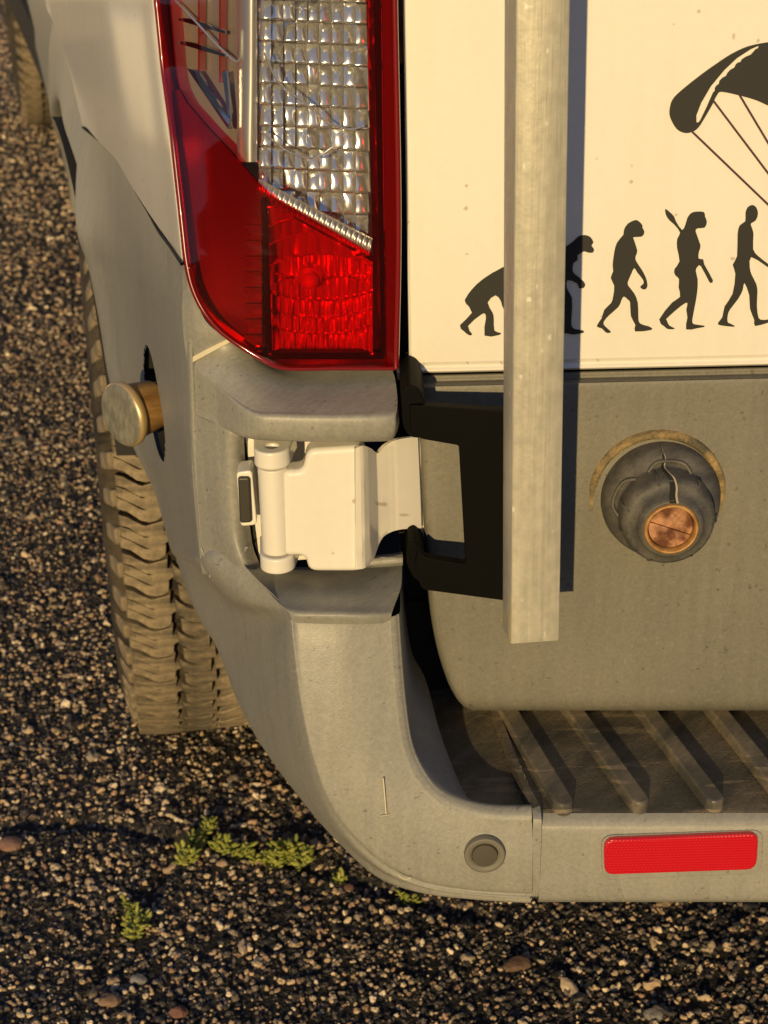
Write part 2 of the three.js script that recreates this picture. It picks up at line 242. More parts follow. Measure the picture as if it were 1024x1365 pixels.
{
  const list = [];
  const put = (x, z, r, sink) => list.push([x, z, r, sink]);
  const wob = (x, z) => fbm(x / 8 + 0.5, z / 8 + 0.5, 60, 60, 3, 61);
  for (let k = 0; k < 74000; k++) { const z = rr(-2.6, -0.2), x = rr(-0.8, 0.55); put(x, z, Math.exp(rr(Math.log(0.0012), Math.log(0.0036))) * (0.8 + 0.5 * wob(x, z)), 0.2); }
  for (let k = 0; k < 1500; k++) { const z = rr(-2.6, -0.2), x = rr(-0.8, 0.55); if (wob(x, z) < 0.48) continue; put(x, z, rr(0.0038, 0.0068), 0.35); }
  for (let k = 0; k < 110; k++) { const z = rr(-2.6, -0.2), x = rr(-0.8, 0.55); put(x, z, rr(0.007, 0.0105), 0.45); }
  for (let k = 0; k < 90000; k++) { const z = rr(-7.5, -2.5), x = rr(-2.2, 0.3); if (x > -0.35 + 0.25 * (z + 2.3) + 0.5) continue; put(x, z, Math.exp(rr(Math.log(0.0022), Math.log(0.006))), 0.25); }
  const im = new THREE.InstancedMesh(pebbleGeo(1, 3, 0.5), std({ roughness: 0.55, flatShading: true }), list.length), m = new THREE.Matrix4(), q = new THREE.Quaternion(), e = new THREE.Euler();
  list.forEach(([x, z, r, sink], i) => {
    q.setFromEuler(e.set(rr(-0.7, 0.7), rr(0, 6.3), rr(-0.7, 0.7)));
    const sy = rr(0.5, 0.95); m.compose(V(x, groundY(x, z) + r * sy * (1 - 2 * sink) * 0.75, z), q, V(r * rr(0.8, 1.5), r * sy, r * rr(0.65, 1.1))); im.setMatrixAt(i, m);
    const c = PEB[Math.floor(rnd() * PEB.length)], k = rr(0.6, 1.45); im.setColorAt(i, lin(c[0] * k, c[1] * k, c[2] * k));
  });
  im.name = 'chippings'; im.castShadow = im.receiveShadow = true; im.userData = { label: 'small tan and dark stone chippings packed in the asphalt surface', kind: 'stuff' }; scene.add(im);
}
for (const [px, py, w, h, col, label] of [
  [624, 1219, 0.011, 0.008, [0.07, 0.07, 0.08], 'smooth dark grey pebble just below the lower edge of the bumper'],
  [690, 1287, 0.019, 0.008, [0.19, 0.115, 0.075], 'flat brown stone on the asphalt at bottom, below the bumper seam'],
  [872, 1355, 0.013, 0.008, [0.24, 0.22, 0.21], 'pale grey stone at the bottom edge of the photo, right of centre'],
  [296, 1083, 0.012, 0.007, [0.10, 0.08, 0.075], 'dull dark stone behind the moss clump under the bumper corner'],
  [15, 1128, 0.021, 0.009, [0.30, 0.17, 0.12], 'reddish flat stone at the left edge of the photo'],
  [146, 1336, 0.016, 0.009, [0.27, 0.17, 0.11], 'tan rounded stone in the lower left corner of the asphalt'],
  [152, 1309, 0.009, 0.007, [0.38, 0.26, 0.18], 'small light tan stone above the rounded stone in the lower left'],
  [185, 1307, 0.011, 0.008, [0.25, 0.24, 0.25], 'bluish grey stone in the lower left, right of the light tan one'],
  [238, 1349, 0.014, 0.008, [0.22, 0.10, 0.07], 'dark red stone at the bottom edge, left of centre'],
  [460, 1183, 0.014, 0.007, [0.26, 0.14, 0.10], 'reddish stone beneath the curved bumper corner beside the tiny sprig'],
  [297, 1153, 0.010, 0.007, [0.42, 0.28, 0.2], 'pinkish tan stone in front of the moss clump'],
]) {
  const p = G(px, py), g = pebbleGeo(2, Math.round(px + py), 0.3); g.scale(w * 0.78, h * 0.62, w * 0.56); uvWorld(g);
  const o = add(numbered('stone'), g, std({ map: T.ground, color: lin(1, 1, 1), roughness: 0.7 }), scene);
  o.material = std({ color: lin(...col.map((v) => v * 0.8)), roughness: 0.65, bumpMap: T.grain, bumpScale: 0.001 });
  o.position.set(p.x, groundY(p.x, p.z) + h * 0.35, p.z); o.rotation.y = rr(-0.5, 0.5); o.userData = { label, category: 'stone' };
}
const leafMats = [lin(0.34, 0.36, 0.05), lin(0.22, 0.26, 0.04), lin(0.46, 0.46, 0.09)].map((c) => phys({ color: c, roughness: 0.7, transmission: 0.25, thickness: 0 }));
function weed(spots, label, size, k) {
  const c = G(spots[0][0], spots[0][1]), o = new THREE.Group(); o.name = numbered('weed'); o.position.set(c.x, groundY(c.x, c.z), c.z); o.userData = { label, category: 'weed' }; scene.add(o);
  const leaves = [[], [], []], stems = [];
  for (const [px, py, rad, n] of spots) {
    const b = G(px, py);
    for (let s = 0; s < n; s++) {
      const a = rr(0, 6.3), d = rad * Math.sqrt(rnd()), x = b.x + Math.cos(a) * d - c.x, z = b.z + Math.sin(a) * d * 0.8 - c.z, h = size * rr(0.35, 1) * (1 - 0.4 * d / rad), y = groundY(x + c.x, z + c.z) - groundY(c.x, c.z);
      const lean = V(rr(-0.6, 0.6), 1, rr(-0.6, 0.6)).normalize(), tip = V(x, y, z).addScaledVector(lean, h);
      stems.push(new THREE.TubeGeometry(new THREE.LineCurve3(V(x, y - 0.003, z), tip), 1, 0.0005, 4, false));
      const m = 6;
      for (let l = 0; l < m; l++) {
        const t = 0.35 + 0.65 * l / (m - 1), g = new THREE.SphereGeometry(1, 5, 4), L = size * rr(0.15, 0.29);
        g.scale(L * 0.42, L * 0.22, L); g.translate(0, 0, L * 0.8); g.rotateX(-rr(0.1, 1.0)); g.rotateY(rr(0, 6.3)); const q = V(x, y, z).addScaledVector(lean, h * t); g.translate(q.x, q.y, q.z);
        leaves[Math.floor(rnd() * 3)].push(g);
      }
    }
  }
  add('stem', mergeGeometries(stems), leafMats[1], o);
  leaves.forEach((l, i) => l.length && add('foliage', mergeGeometries(l), leafMats[i], o));
}
weed([[250, 1150, 0.008, 20], [262, 1128, 0.007, 16], [275, 1112, 0.005, 10], [300, 1132, 0.011, 26], [322, 1136, 0.008, 16]], 'largest moss-like green clump in the asphalt crack, left of the bumper corner', 0.026);
weed([[370, 1146, 0.010, 26], [388, 1142, 0.009, 24], [402, 1150, 0.007, 18], [345, 1146, 0.005, 8]], 'rounded green clump between the largest clump and the bumper corner', 0.028);
weed([[453, 1172, 0.005, 8]], 'tiny green sprig next to the bumper corner among reddish stones', 0.026);
weed([[180, 1242, 0.007, 12], [175, 1225, 0.005, 9], [172, 1207, 0.003, 4], [190, 1232, 0.004, 8]], 'yellowish green weed alone in the lower left, in the branching crack', 0.024);
weed([[540, 1192, 0.005, 7], [553, 1196, 0.004, 5]], 'small yellow green sprout half hidden under the lowest part of the bumper', 0.02);

// ───────────────────────── the van ─────────────────────────
const van = new THREE.Group(); van.name = 'van'; van.position.set(0, 0, 0); scene.add(van);
van.userData = { label: 'white van with grey plastic bumper and cladding, seen close at its rear left corner', category: 'van' };

// wheels: tyre with separate tread blocks
const WC = V(-0.231, 0.368, -0.985), ARC = V(0, 0.37, -0.88), WA = 9 * Math.PI / 180;
const NB = 52, TR = 0.362;
function blockGeo(poly, r0, h) { // tread block: outline in (across, along) metres, wrapped on the tyre's crown, bevelled top
  const n = poly.length, cx = poly.reduce((s, q) => s + q[0], 0) / n, cz = poly.reduce((s, q) => s + q[1], 0) / n, pos = [], idx = [];
  const at = (x, s, r) => { const a = s / TR; return [x, Math.cos(a) * r, Math.sin(a) * r]; };
  const crown = (x) => r0 - 0.9 * Math.max(0, Math.abs(x) - 0.075) ** 1.7;
  for (const [k, hh] of [[1, -0.004], [0.99, h - 0.0014], [0.955, h]]) for (const q of poly) { const x = cx + (q[0] - cx) * k, s = cz + (q[1] - cz) * k; pos.push(...at(x, s, crown(x) + hh)); }
  pos.push(...at(cx, cz, crown(cx) + h));
  for (let l = 0; l < 2; l++) for (let i = 0; i < n; i++) { const j = (i + 1) % n, a = l * n + i, b = l * n + j; idx.push(a, b, b + n, a, b + n, a + n); }
  for (let i = 0; i < n; i++) idx.push(2 * n + i, 2 * n + (i + 1) % n, 3 * n);
  let g = new THREE.BufferGeometry(); g.setAttribute('position', new THREE.Float32BufferAttribute(pos, 3)); g.setIndex(idx); g = toCreasedNormals(g, 0.6);
  const p = g.attributes.position, uv = []; for (let i = 0; i < p.count; i++) uv.push(p.getX(i) + 2, Math.atan2(p.getZ(i), p.getY(i)) * TR + 2); g.setAttribute('uv', new THREE.Float32BufferAttribute(uv, 2));
  return g;
}
const pit = 2 * Math.PI * TR / NB;
function rowGeo(xa, xb, g, w, m, r0, h) { // one pitch of a tread row: its outline follows the curved cross groove g(x), m slices part it at the sipes
  const out = [];
  for (let q = 0; q < m; q++) {
    const s0 = q / m, s1 = (q + 1) / m, poly = [], N = 6, zg = (q % 2 ? 0.0026 : -0.0026), za = Math.abs(xa) < 0.1 ? zg : 0, zb = Math.abs(xb) < 0.1 ? zg : 0, A = xa + za, B = xb + zb;
    for (let i = 0; i <= N; i++) { const x = lerp(A, B, i / N); poly.push([x, g(x) + (pit - w(x)) * s0 + w(x) / 2 + (q ? 0.0005 : 0) - pit / 2]); }
    for (let i = N; i >= 0; i--) { const x = lerp(A, B, i / N); poly.push([x + 0.0012 * Math.sin(q * 9 + i * 2), g(x) + (pit - w(x)) * s1 + w(x) / 2 - (q < m - 1 ? 0.0005 : 0) - pit / 2]); }
    out.push(blockGeo(poly, r0, h));
  }
  return mergeGeometries(out);
}
const W2 = 0.110, R0 = TR - 0.004;
const gSh = (x) => 0.0085 * Math.sin((Math.abs(x) - 0.062) / 0.052 * 4.4), gMid = (x) => 0.010 * Math.sin((Math.abs(x) - 0.024) / 0.034 * 3.0) - 0.2 * (Math.abs(x) - 0.04), gC = (x) => -0.011 * Math.sin(x / 0.02 * 1.4);
const treadKinds = [
  [rowGeo(-W2 - 0.005, -0.063, gSh, (x) => 0.0044 + 0.07 * Math.max(0, Math.abs(x) - 0.085), 3, R0, 0.0115), 0],
  [rowGeo(-0.0595, -0.0225, gMid, () => 0.0050, 2, R0, 0.0108), 0.35],
  [rowGeo(-0.019, 0.019, gC, () => 0.0048, 2, R0, 0.0108), 0.1],
  [rowGeo(0.0225, 0.0595, (x) => -gMid(x), () => 0.0050, 2, R0, 0.0108), 0.6],
  [rowGeo(0.063, W2 + 0.005, (x) => -gSh(x), (x) => 0.0044 + 0.07 * Math.max(0, Math.abs(x) - 0.085), 3, R0, 0.0115), 0.2],
];
const lugGeo = (() => { const g = new RoundedBoxGeometry(0.014, 0.034, 0.020, 2, 0.004); uvWorld(g); return g; })();
function makeTyre(parent, pos, rot) {
  const pr = [[-0.098, 0.205], [-0.116, 0.225], [-0.131, 0.265], [-0.134, 0.295], [-0.130, 0.320], [-0.1215, 0.338], [-0.108, 0.350], [-0.07, 0.357], [0, 0.358], [0.07, 0.357], [0.108, 0.350], [0.1215, 0.338], [0.130, 0.320], [0.134, 0.295], [0.131, 0.265], [0.116, 0.225], [0.098, 0.205]];
  const g = new THREE.LatheGeometry(pr.map(([x, r]) => new THREE.Vector2(r, x)), 96); g.rotateZ(Math.PI / 2); // axis along x
  { const p = g.attributes.position, uv = []; for (let i = 0; i < p.count; i++) uv.push(p.getX(i) + Math.hypot(p.getY(i), p.getZ(i)), Math.atan2(p.getZ(i), p.getY(i)) * TR + 2); g.setAttribute('uv', new THREE.Float32BufferAttribute(uv, 2)); }
  const t = add('tyre', g, M.tyreBase, parent); t.position.copy(pos); t.rotation.y = rot;
  for (const [geo, off] of treadKinds) for (let k = 0; k < NB; k++) { const b = add('tread_block', geo, M.tyre, t); b.rotation.x = (k + off) * 2 * Math.PI / NB; }
  const lugs = []; for (let k = 0; k < NB; k++) for (const s of [-1, 1]) { const q = lugGeo.clone(); q.rotateX(0); q.rotateZ(s * 0.28); q.translate(s * 0.119, 0.336 + (k % 2) * -0.003, 0); q.rotateX((k + 0.05) * 2 * Math.PI / NB); lugs.push(q); }
  const l = add('side_lugs', mergeGeometries(lugs), M.tyre, t);
  const rimPr = [[-0.08, 0.03], [-0.09, 0.06], [-0.07, 0.09], [-0.05, 0.14], [-0.055, 0.175], [-0.09, 0.19], [-0.1, 0.207], [0.1, 0.207], [0.09, 0.19], [-0.03, 0.17]];
  const rg = new THREE.LatheGeometry(rimPr.map(([x, r]) => new THREE.Vector2(r, x)), 48); rg.rotateZ(Math.PI / 2); uvWorld(rg);
  const rim = add('wheel_rim', rg, M.steel, parent); rim.position.copy(pos); rim.rotation.y = rot;
  return t;
}
// local −x is the outer side after the lathe's turn; the body's lathe puts radius on x/z first, so the axis is x
makeTyre(van, WC, WA);
makeTyre(van, V(-1.02, 0.368, -4.62), 13 * Math.PI / 180);

// wheel arch flare with inner return, and the liner behind it
{
  const rows = [];
  for (let a = 150; a >= 60; a -= 3) {
    const t = a * Math.PI / 180, prof = [[0.40, -0.05], [0.447, -0.018], [0.451, 0.004], [0.460, 0.011], [0.495, 0.009], [0.53, 0.004], [0.56, -0.004]].map(([r, o]) => [r, o > 0 ? o + (r < 0.47 ? 0.009 * smooth((100 - a) / 30) : 0) - 0.012 * smooth((84 - a) / 20) * (r > 0.456 ? 1 : 0.3) : o]);
    const squeeze = a < 95 ? lerp(0.35, 1, smooth((a - 62) / 33)) : 1;
    rows.push(prof.map(([r, o]) => { const R = r > 0.47 ? 0.47 + (r - 0.47) * squeeze : r, z = ARC.z + Math.cos(t) * R, y = ARC.y + Math.sin(t) * R; return V(flankX(z), y, z).addScaledVector(FN, o); }));
  }
  add('arch_flare', gridGeo(fine(rows.map((r) => r.slice().reverse()), 3, 1)), M.flank, van);
  const lin2 = []; for (let a = 98; a >= 26; a -= 6) { const t = a * Math.PI / 180, z = ARC.z + Math.cos(t) * 0.435, y = ARC.y + Math.sin(t) * 0.435; lin2.push([-0.02, 0.12, 0.3].map((d) => V(flankX(z) + d, y, z))); }
  add('arch_liner', gridGeo(lin2), M.dark, van);
}

// flank cladding between the wheel arch and the bumper's corner ridge, with the oval hole for the peg
const ridge = [[245, 353, -0.043], [246, 400, -0.045], [248, 445, -0.045], [250, 487, -0.045], [252, 530, -0.047], [254, 580, -0.05], [258, 640, -0.053], [265, 715, -0.056], [269, 750, -0.057]];
const HC = F(211, 537), holeAng = Math.atan2(F(216, 590).y - F(205, 477).y, 0);
{
  const top = [F(106, 164), F(119, 174), F(132, 185), F(148, 198), F(163, 215), F(185, 255), F(215, 308), F(245, 353)];
  const onArc = (a, o, R = 0.45) => { const t = a * Math.PI / 180, z = ARC.z + Math.cos(t) * R, y = ARC.y + Math.sin(t) * R; return V(flankX(z), y, z).addScaledVector(FN, o); };
  const onCyl = (px, py, R = 0.45) => { const d = rayDir(px, py).normalize(); let best = null; for (let t = 0.8; t < 2.4; t += 0.0005) { const p = EYE.clone().addScaledVector(d, t); if (Math.hypot(p.y - ARC.y, p.z - ARC.z) < R) { best = p; break; } } return best; };
  const lips = [onArc(79, 0.021), onCyl(101, 290), onCyl(118, 354), onCyl(132, 422), onCyl(146, 504), onCyl(165, 560), onCyl(180, 595), P(209, 653, -0.43), P(231, 728, -0.37)];
  const rd = ridge.map((q) => P(...q));
  const rows = [];
  const W = [0, 0.13, 0.3, 0.48, 0.66, 0.84, 1];
  const topAt = (w) => { const f = w * (top.length - 1), i = Math.min(Math.floor(f), top.length - 2); return top[i].clone().lerp(top[i + 1], f - i); };
  rows.push(W.map((w) => topAt(w)));
  for (let k = 1; k < rd.length; k++) {
    rows.push(W.map((w, i) => { const p = lips[k].clone().lerp(rd[k], w); if (w > 0 && w < 1) { const onF = V(flankX(p.z), p.y, p.z).addScaledVector(FN, 0.002), u = k <= 5 ? Math.sin(Math.PI * Math.min(1, w * 1.1)) * 0.8 : 0.25; p.lerp(onF, u); } return p; }));
  }
  rows.push(rows[rows.length - 1].map((p) => p.clone().add(V(0.006, -0.012, -0.004))));
  const ret = rows.map((r, k) => [k ? r[0].clone().add(V(0.03, 0.012, -0.012)) : r[0].clone().add(V(0.01, -0.012, 0)), ...r, r[r.length - 1].clone().add(V(0.008, 0, -0.004))]);
  const pts = fine(ret, 14, 14);
  // oval hole, edge snapped to the oval
  const e = (p) => { const z = (p.z - HC.z) * 0.97 , y = p.y - HC.y; const s = z + 0.55 * 0; return Math.hypot(s / 0.055, y / 0.048); };
  const inside = pts.map((r) => r.map((p) => e(p) < 1 && p.y > 0.6));
  for (let r = 1; r < pts.length - 1; r++) for (let c = 1; c < pts[0].length - 1; c++) {
    const nb = [inside[r - 1][c], inside[r + 1][c], inside[r][c - 1], inside[r][c + 1]];
    if (inside[r][c] && nb.some((b) => !b)) { const p = pts[r][c], k = 1 / Math.max(e(p), 0.3), z = HC.z + (p.z - HC.z) * k, y = HC.y + (p.y - HC.y) * k; p.x += Math.tan(SK) * (z - p.z); p.z = z; p.y = y; inside[r][c] = 2; }
  }
  const nc = pts[0].length, flag = (i) => inside[Math.floor(i / nc)][i % nc];
  add('arch_cladding', gridGeo(pts, 0, (a, b, c) => flag(a) && flag(b) && flag(c) && (flag(a) === true || flag(b) === true || flag(c) === true || true)), M.flank, van);
  // socket behind the hole
  const sock = []; for (let k = 0; k <= 20; k++) { const t = k / 20 * 6.2832, z = HC.z + Math.cos(t) * 0.058, y = HC.y + Math.sin(t) * 0.05; sock.push([0, 0.03, 0.07].map((d) => V(flankX(z), y, z).addScaledVector(FN, -0.001 - d))); }
  const so = gridGeo(sock), cap2 = new THREE.CircleGeometry(0.062, 24); cap2.lookAt(FN); cap2.translate(...HC.clone().addScaledVector(FN, -0.068).toArray()); uvWorld(cap2);
  add('peg_socket', mergeGeometries([so.toNonIndexed(), cap2.toNonIndexed()]), M.dark, van);
}
{ // peg with its round cap, sticking out of the hole
  const ax = V(-0.75, -0.02, 0.66).normalize(), base = HC.clone().addScaledVector(ax, -0.05), q = new THREE.Quaternion().setFromUnitVectors(V(0, 1, 0), ax);
  const end = P(160, 554, HC.z + 0.030), L = end.clone().sub(base); const dir = L.clone().normalize(), q2 = new THREE.Quaternion().setFromUnitVectors(V(0, 1, 0), dir), len = L.length();
  const lat = (pr) => { const g = new THREE.LatheGeometry(pr.map(([r, y]) => new THREE.Vector2(r, y)), 48); g.applyQuaternion(q2); g.translate(base.x, base.y, base.z); return uvWorld(g); };
  const body = add('peg', lat([[0.0175, 0], [0.0175, len * 0.42], [0.0165, len * 0.45], [0.0172, len * 0.48], [0.0178, len * 0.6], [0.0205, len * 0.62], [0.0235, len * 0.86], [0.0255, len * 0.9]]), M.ochre, van);
  add('cap_rim', lat([[0.0255, len * 0.9], [0.0275, len * 0.92], [0.0278, len * 0.97], [0.0262, len * 0.985]]), M.brass, body);
  add('cap', lat([[0.0262, len * 0.985], [0.0255, len], [0.018, len * 1.012], [0.0, len * 1.018]]), M.cap, body);
}

// bumper corner: facets, ledge under the lamp, shelf, column and toe
const bumper = new THREE.Group(); bumper.name = 'bumper'; van.add(bumper);
const PP = (rows) => rows.map((r) => r.map((q) => P(...q)));
{
  // pale facet beside the lamp
  const up = PP([
    [[245, 353, -0.043], [246, 354, -0.042], [247, 356, -0.041]],
    [[244, 385, -0.044], [251, 387, -0.038], [257, 390, -0.034]],
    [[243, 415, -0.044], [258, 418, -0.034], [272, 424, -0.03]],
    [[245, 450, -0.045], [266, 448, -0.033], [290, 443, -0.03]],
    [[250, 481, -0.045], [277, 466, -0.036], [306, 452, -0.034]]]);
  // ledge
  const ledge = PP([
    [[306, 454, -0.042], [325, 466, -0.046], [344, 477, -0.05], [376, 490, -0.056], [450, 491, -0.056], [522, 490, -0.056]],
    [[300, 458, -0.040], [322, 474, -0.04], [346, 489, -0.036], [388, 505, -0.036], [450, 508, -0.036], [527, 506, -0.037]],
    [[275, 471, -0.042], [308, 496, -0.026], [342, 522, -0.008], [385, 533, -0.004], [450, 534, -0.004], [530, 533, -0.006]],
    [[254, 484, -0.045], [292, 515, -0.022], [335, 545, 0.008], [380, 549, 0.012], [450, 550, 0.013], [529, 549, 0.012]]]);
  const lip = PP([
    [[254, 484, -0.045], [292, 515, -0.022], [335, 545, 0.008], [380, 549, 0.012], [450, 550, 0.013], [520, 549, 0.012], [530, 546, 0.006], [533, 540, -0.02]],
    [[252, 488, -0.046], [291, 519, -0.0215], [334, 552, 0.0125], [380, 556, 0.0175], [450, 557, 0.0185], [519, 556, 0.0165], [529, 553, 0.008], [532, 548, -0.02]],
    [[253, 520, -0.048], [292, 545, -0.023], [334, 571, 0.012], [380, 573, 0.018], [450, 573, 0.019], [519, 572, 0.017], [529, 568, 0.008], [532, 562, -0.02]],
    [[254, 548, -0.05], [291, 565, -0.025], [328, 582, 0.006], [380, 585, 0.0145], [450, 586, 0.0155], [516, 585, 0.0135], [526, 580, 0.006], [530, 574, -0.02]],
    [[254, 549, -0.05], [291, 566, -0.0252], [330, 584, -0.004], [380, 588, 0.004], [450, 589, 0.005], [515, 588, 0.003], [525, 583, -0.002], [528, 577, -0.03]],
    [[254, 550, -0.05], [291, 567, -0.0255], [336, 584, -0.04], [380, 586, -0.04], [450, 586, -0.04], [514, 585, -0.04], [523, 580, -0.045], [526, 576, -0.05]]]);
  // corner facet down the hinge recess, turning into the recess wall
  const facet = PP([
    [[253, 535, -0.0505], [272, 544, -0.0385], [291, 552, -0.0265], [306, 562, -0.022], [320, 570, -0.026], [328, 578, -0.036]],
    [[254, 550, -0.0495], [272, 558, -0.0370], [292, 567, -0.0240], [306, 575, -0.018], [319, 580, -0.02], [326, 584, -0.03]],
    [[255, 600, -0.051], [274, 598, -0.038], [294, 596, -0.024], [306, 596, -0.019], [318, 597, -0.023], [326, 598, -0.034]],
    [[258, 650, -0.053], [276, 648, -0.040], [295, 648, -0.025], [308, 649, -0.020], [320, 650, -0.024], [329, 652, -0.035]],
    [[264, 715, -0.056], [281, 712, -0.042], [299, 710, -0.025], [313, 711, -0.019], [326, 716, -0.024], [336, 722, -0.035]],
    [[268, 752, -0.056], [290, 752, -0.040], [310, 750, -0.022], [325, 752, -0.014], [338, 752, -0.024], [346, 752, -0.036]],
    [[270, 765, -0.060], [291, 766, -0.046], [312, 766, -0.028], [328, 768, -0.022], [340, 766, -0.03], [346, 764, -0.04]]]);
  const gA = [up, ledge, lip, facet].map((r) => gridGeo(fine(r, 6, 6)));
  // main sweep: side facet, front face, inner edge
  const sil = [[231, 728, -0.37], [251, 792, -0.31], [268, 828, -0.285], [290, 866, -0.25], [319, 940, -0.19], [354, 1000, -0.13], [405, 1066, -0.06], [448, 1115, -0.01], [502, 1165, 0.028], [560, 1187, 0.045], [630, 1196, 0.05], [709, 1201, 0.054]];
  const E = [[325, 752, -0.014], [372, 800, 0.018], [384, 818, 0.030], [388, 860, 0.036], [398, 935, 0.045], [412, 1000, 0.051], [432, 1058, 0.056], [462, 1106, 0.059], [512, 1152, 0.062], [566, 1176, 0.0635], [632, 1187, 0.064], [709, 1192, 0.064]];
  const I = [[334, 752, -0.016], [440, 798, 0.022], [522, 822, 0.031], [525, 870, 0.037], [531, 940, 0.045], [541, 1000, 0.052], [562, 1044, 0.058], [592, 1072, 0.062], [630, 1086, 0.064], [660, 1091, 0.065], [685, 1092, 0.065], [709, 1092, 0.065]];
  const sweep = sil.map((s, k) => {
    const a = P(...s), e = P(...E[k]), toe = smooth((k - 6) / 3), i = P(...I[Math.max(k, 2)]);
    if (k < 2) i.y += 0.02 * (2 - k);
    const mid = k ? a.clone().lerp(e, 0.5).addScaledVector(V(-0.6, 0, 0.8), 0.006 * (1 - toe)) : P(250, 741, -0.19), q = k > 1 ? a.clone().lerp(e, 0.85).addScaledVector(V(-0.5, -0.1 * toe, 0.86), 0.004) : k ? P(312, 800, -0.035) : P(268, 751, -0.056);
    const ret = a.clone().add(V(0.02, 0.0, -0.03 - 0.02 * toe)), e2 = k > 1 ? e : P(...E[2]).add(V(0, 0.02 * (2 - k), 0));
    const f1 = e2.clone().lerp(i, 0.10).add(V(0, 0, 0.004)), f2 = e2.clone().lerp(i, 0.5).add(V(0, 0, 0.006)), f3 = e2.clone().lerp(i, 0.93).add(V(0, 0, 0.001));
    const inw = V(1, 0, 0).lerp(V(0.05, 1, 0), smooth((k - 5) / 3)).normalize(), dn = smooth((k - 6) / 2);
    const r1 = i.clone().addScaledVector(inw, 0.004).add(V(0, 0, -0.003)), r2 = i.clone().addScaledVector(inw, 0.0062).add(V(0, -0.001 * dn, -0.010)), r3 = i.clone().addScaledVector(inw, 0.007).add(V(0.0, -0.010 * dn, -0.022 - 0.03 * (1 - dn))), r4 = i.clone().addScaledVector(inw, 0.008).add(V(0, -0.024 * dn, -0.04 - 0.1 * (1 - dn)));
    return [ret, a, mid, q, e, f1, f2, f3, i, r1, r2, r3, r4];
  });
  sweep.unshift(sweep[0].map((p) => p.clone().add(V(0.004, 0.012, -0.004))));
  { const pts = fine(sweep, 5, 6), cc = 4 * 5, cr0 = 3 * 6, ci = 9 * 5, out = pts.map((r) => r.slice(0, ci + 1)), nc = out[0].length; gA.push(gridGeo(out, 0, (a, b, c) => ![a, b, c].every((v) => v % nc <= cc || Math.floor(v / nc) >= cr0)));
    add('bumper_inner', gridGeo(pts.slice(cr0).map((r) => r.slice(ci))), M.bumper, bumper); }
  // shelf below the hinge
  const shelf = PP([
    [[340, 752, -0.05], [352, 752, -0.05], [420, 756, -0.05], [490, 748, -0.052], [536, 738, -0.055]],
    [[336, 752, -0.03], [352, 758, -0.036], [420, 763, -0.036], [490, 756, -0.038], [536, 748, -0.04]],
    [[325, 752, -0.014], [352, 778, -0.006], [420, 785, 0.002], [490, 783, 0.0], [535, 780, -0.004]],
    [[360, 790, 0.010], [375, 803, 0.021], [430, 807, 0.026], [490, 808, 0.026], [526, 807, 0.022]],
    [[384, 816, 0.032], [392, 818, 0.0375], [440, 819, 0.0395], [490, 820, 0.0385], [522, 819, 0.032]],
    [[385, 828, 0.0305], [392, 830, 0.035], [440, 832, 0.037], [490, 832, 0.0365], [521, 830, 0.0305]]]);
  add('bumper_shelf', gridGeo(fine(shelf, 6, 6)), M.bumper, bumper);
  const corner = add('bumper_corner', mergeGeometries(gA), M.bumper, bumper);
  // rounded lip strip on the inner recess edge, right of the hinge
  add('recess_lip', gridGeo(fine(PP([[[488, 741, -0.03], [510, 739, -0.028], [536, 736, -0.03]], [[488, 745, -0.022], [510, 743, -0.02], [537, 741, -0.022]], [[488, 753, -0.019], [510, 751, -0.017], [537, 749, -0.019]], [[488, 757, -0.024], [510, 756, -0.022], [537, 754, -0.024]]]), 4, 4), 0.003), M.bumper, bumper);
  // raised strip crossing the ledge
  add('seam_strip', gridGeo(fine(PP([[[251, 479, -0.0425], [277, 465, -0.034], [306, 451, -0.032]], [[253, 485, -0.0415], [279, 471, -0.034], [309, 455, -0.032]]]), 6, 2), 0.0025), M.scratch, bumper);
  // floor of the corner, lower than the step beside it
  const FH = 0.4955;
  const flr = [[-0.14, 0.0], [-0.10, 0.0], [-0.02, 0], [0.03, 0.0], [0.060, -0.001]].map(([z]) => [0, 0.25, 0.5, 0.75, 1].map((t) => V(lerp(-0.005, 0.1075 + (z - 0.06) * 0.157, t), FH, z)));
  add('corner_floor', gridGeo(fine(flr, 4, 4), 0.004), M.step, bumper);
  // parking sensor
  const sp = P(646, 1136, 0.0690), ring = (pr) => { const g = new THREE.LatheGeometry(pr.map(([r, y]) => new THREE.Vector2(r, y)), 48); g.rotateX(Math.PI / 2); g.translate(sp.x, sp.y, sp.z); return uvWorld(g); };
  const sn = add('parking_sensor', ring([[0.0150, 0.0], [0.0148, 0.0042], [0.0138, 0.0048], [0.0108, 0.0046], [0.0102, 0.003], [0.0098, 0.003]]), M.grey, bumper);
  add('sensor_disc', ring([[0.0094, 0.002], [0.0092, 0.0044], [0.0085, 0.0050], [0.0, 0.0052]]), M.rubber, sn);
  for (const [pts, w] of [[[[511, 1037], [513, 1060], [515, 1085]], 2.6], [[[507, 1088], [519, 1086]], 1.2], [[[530, 1166], [540, 1172], [548, 1170]], 2], [[[268, 730], [276, 752], [280, 770]], 0.9]]) {
    const a = pts.map(([x, y]) => { const z = x < 300 ? -0.05 : y > 1100 ? 0.0695 : table([[880, 0.0475], [1000, 0.0588], [1090, 0.0678]])(y); return P(x, y, z); });
    add('scratch', tube(a, w * 0.00022, 8, 5), M.scratch, bumper);
  }
}
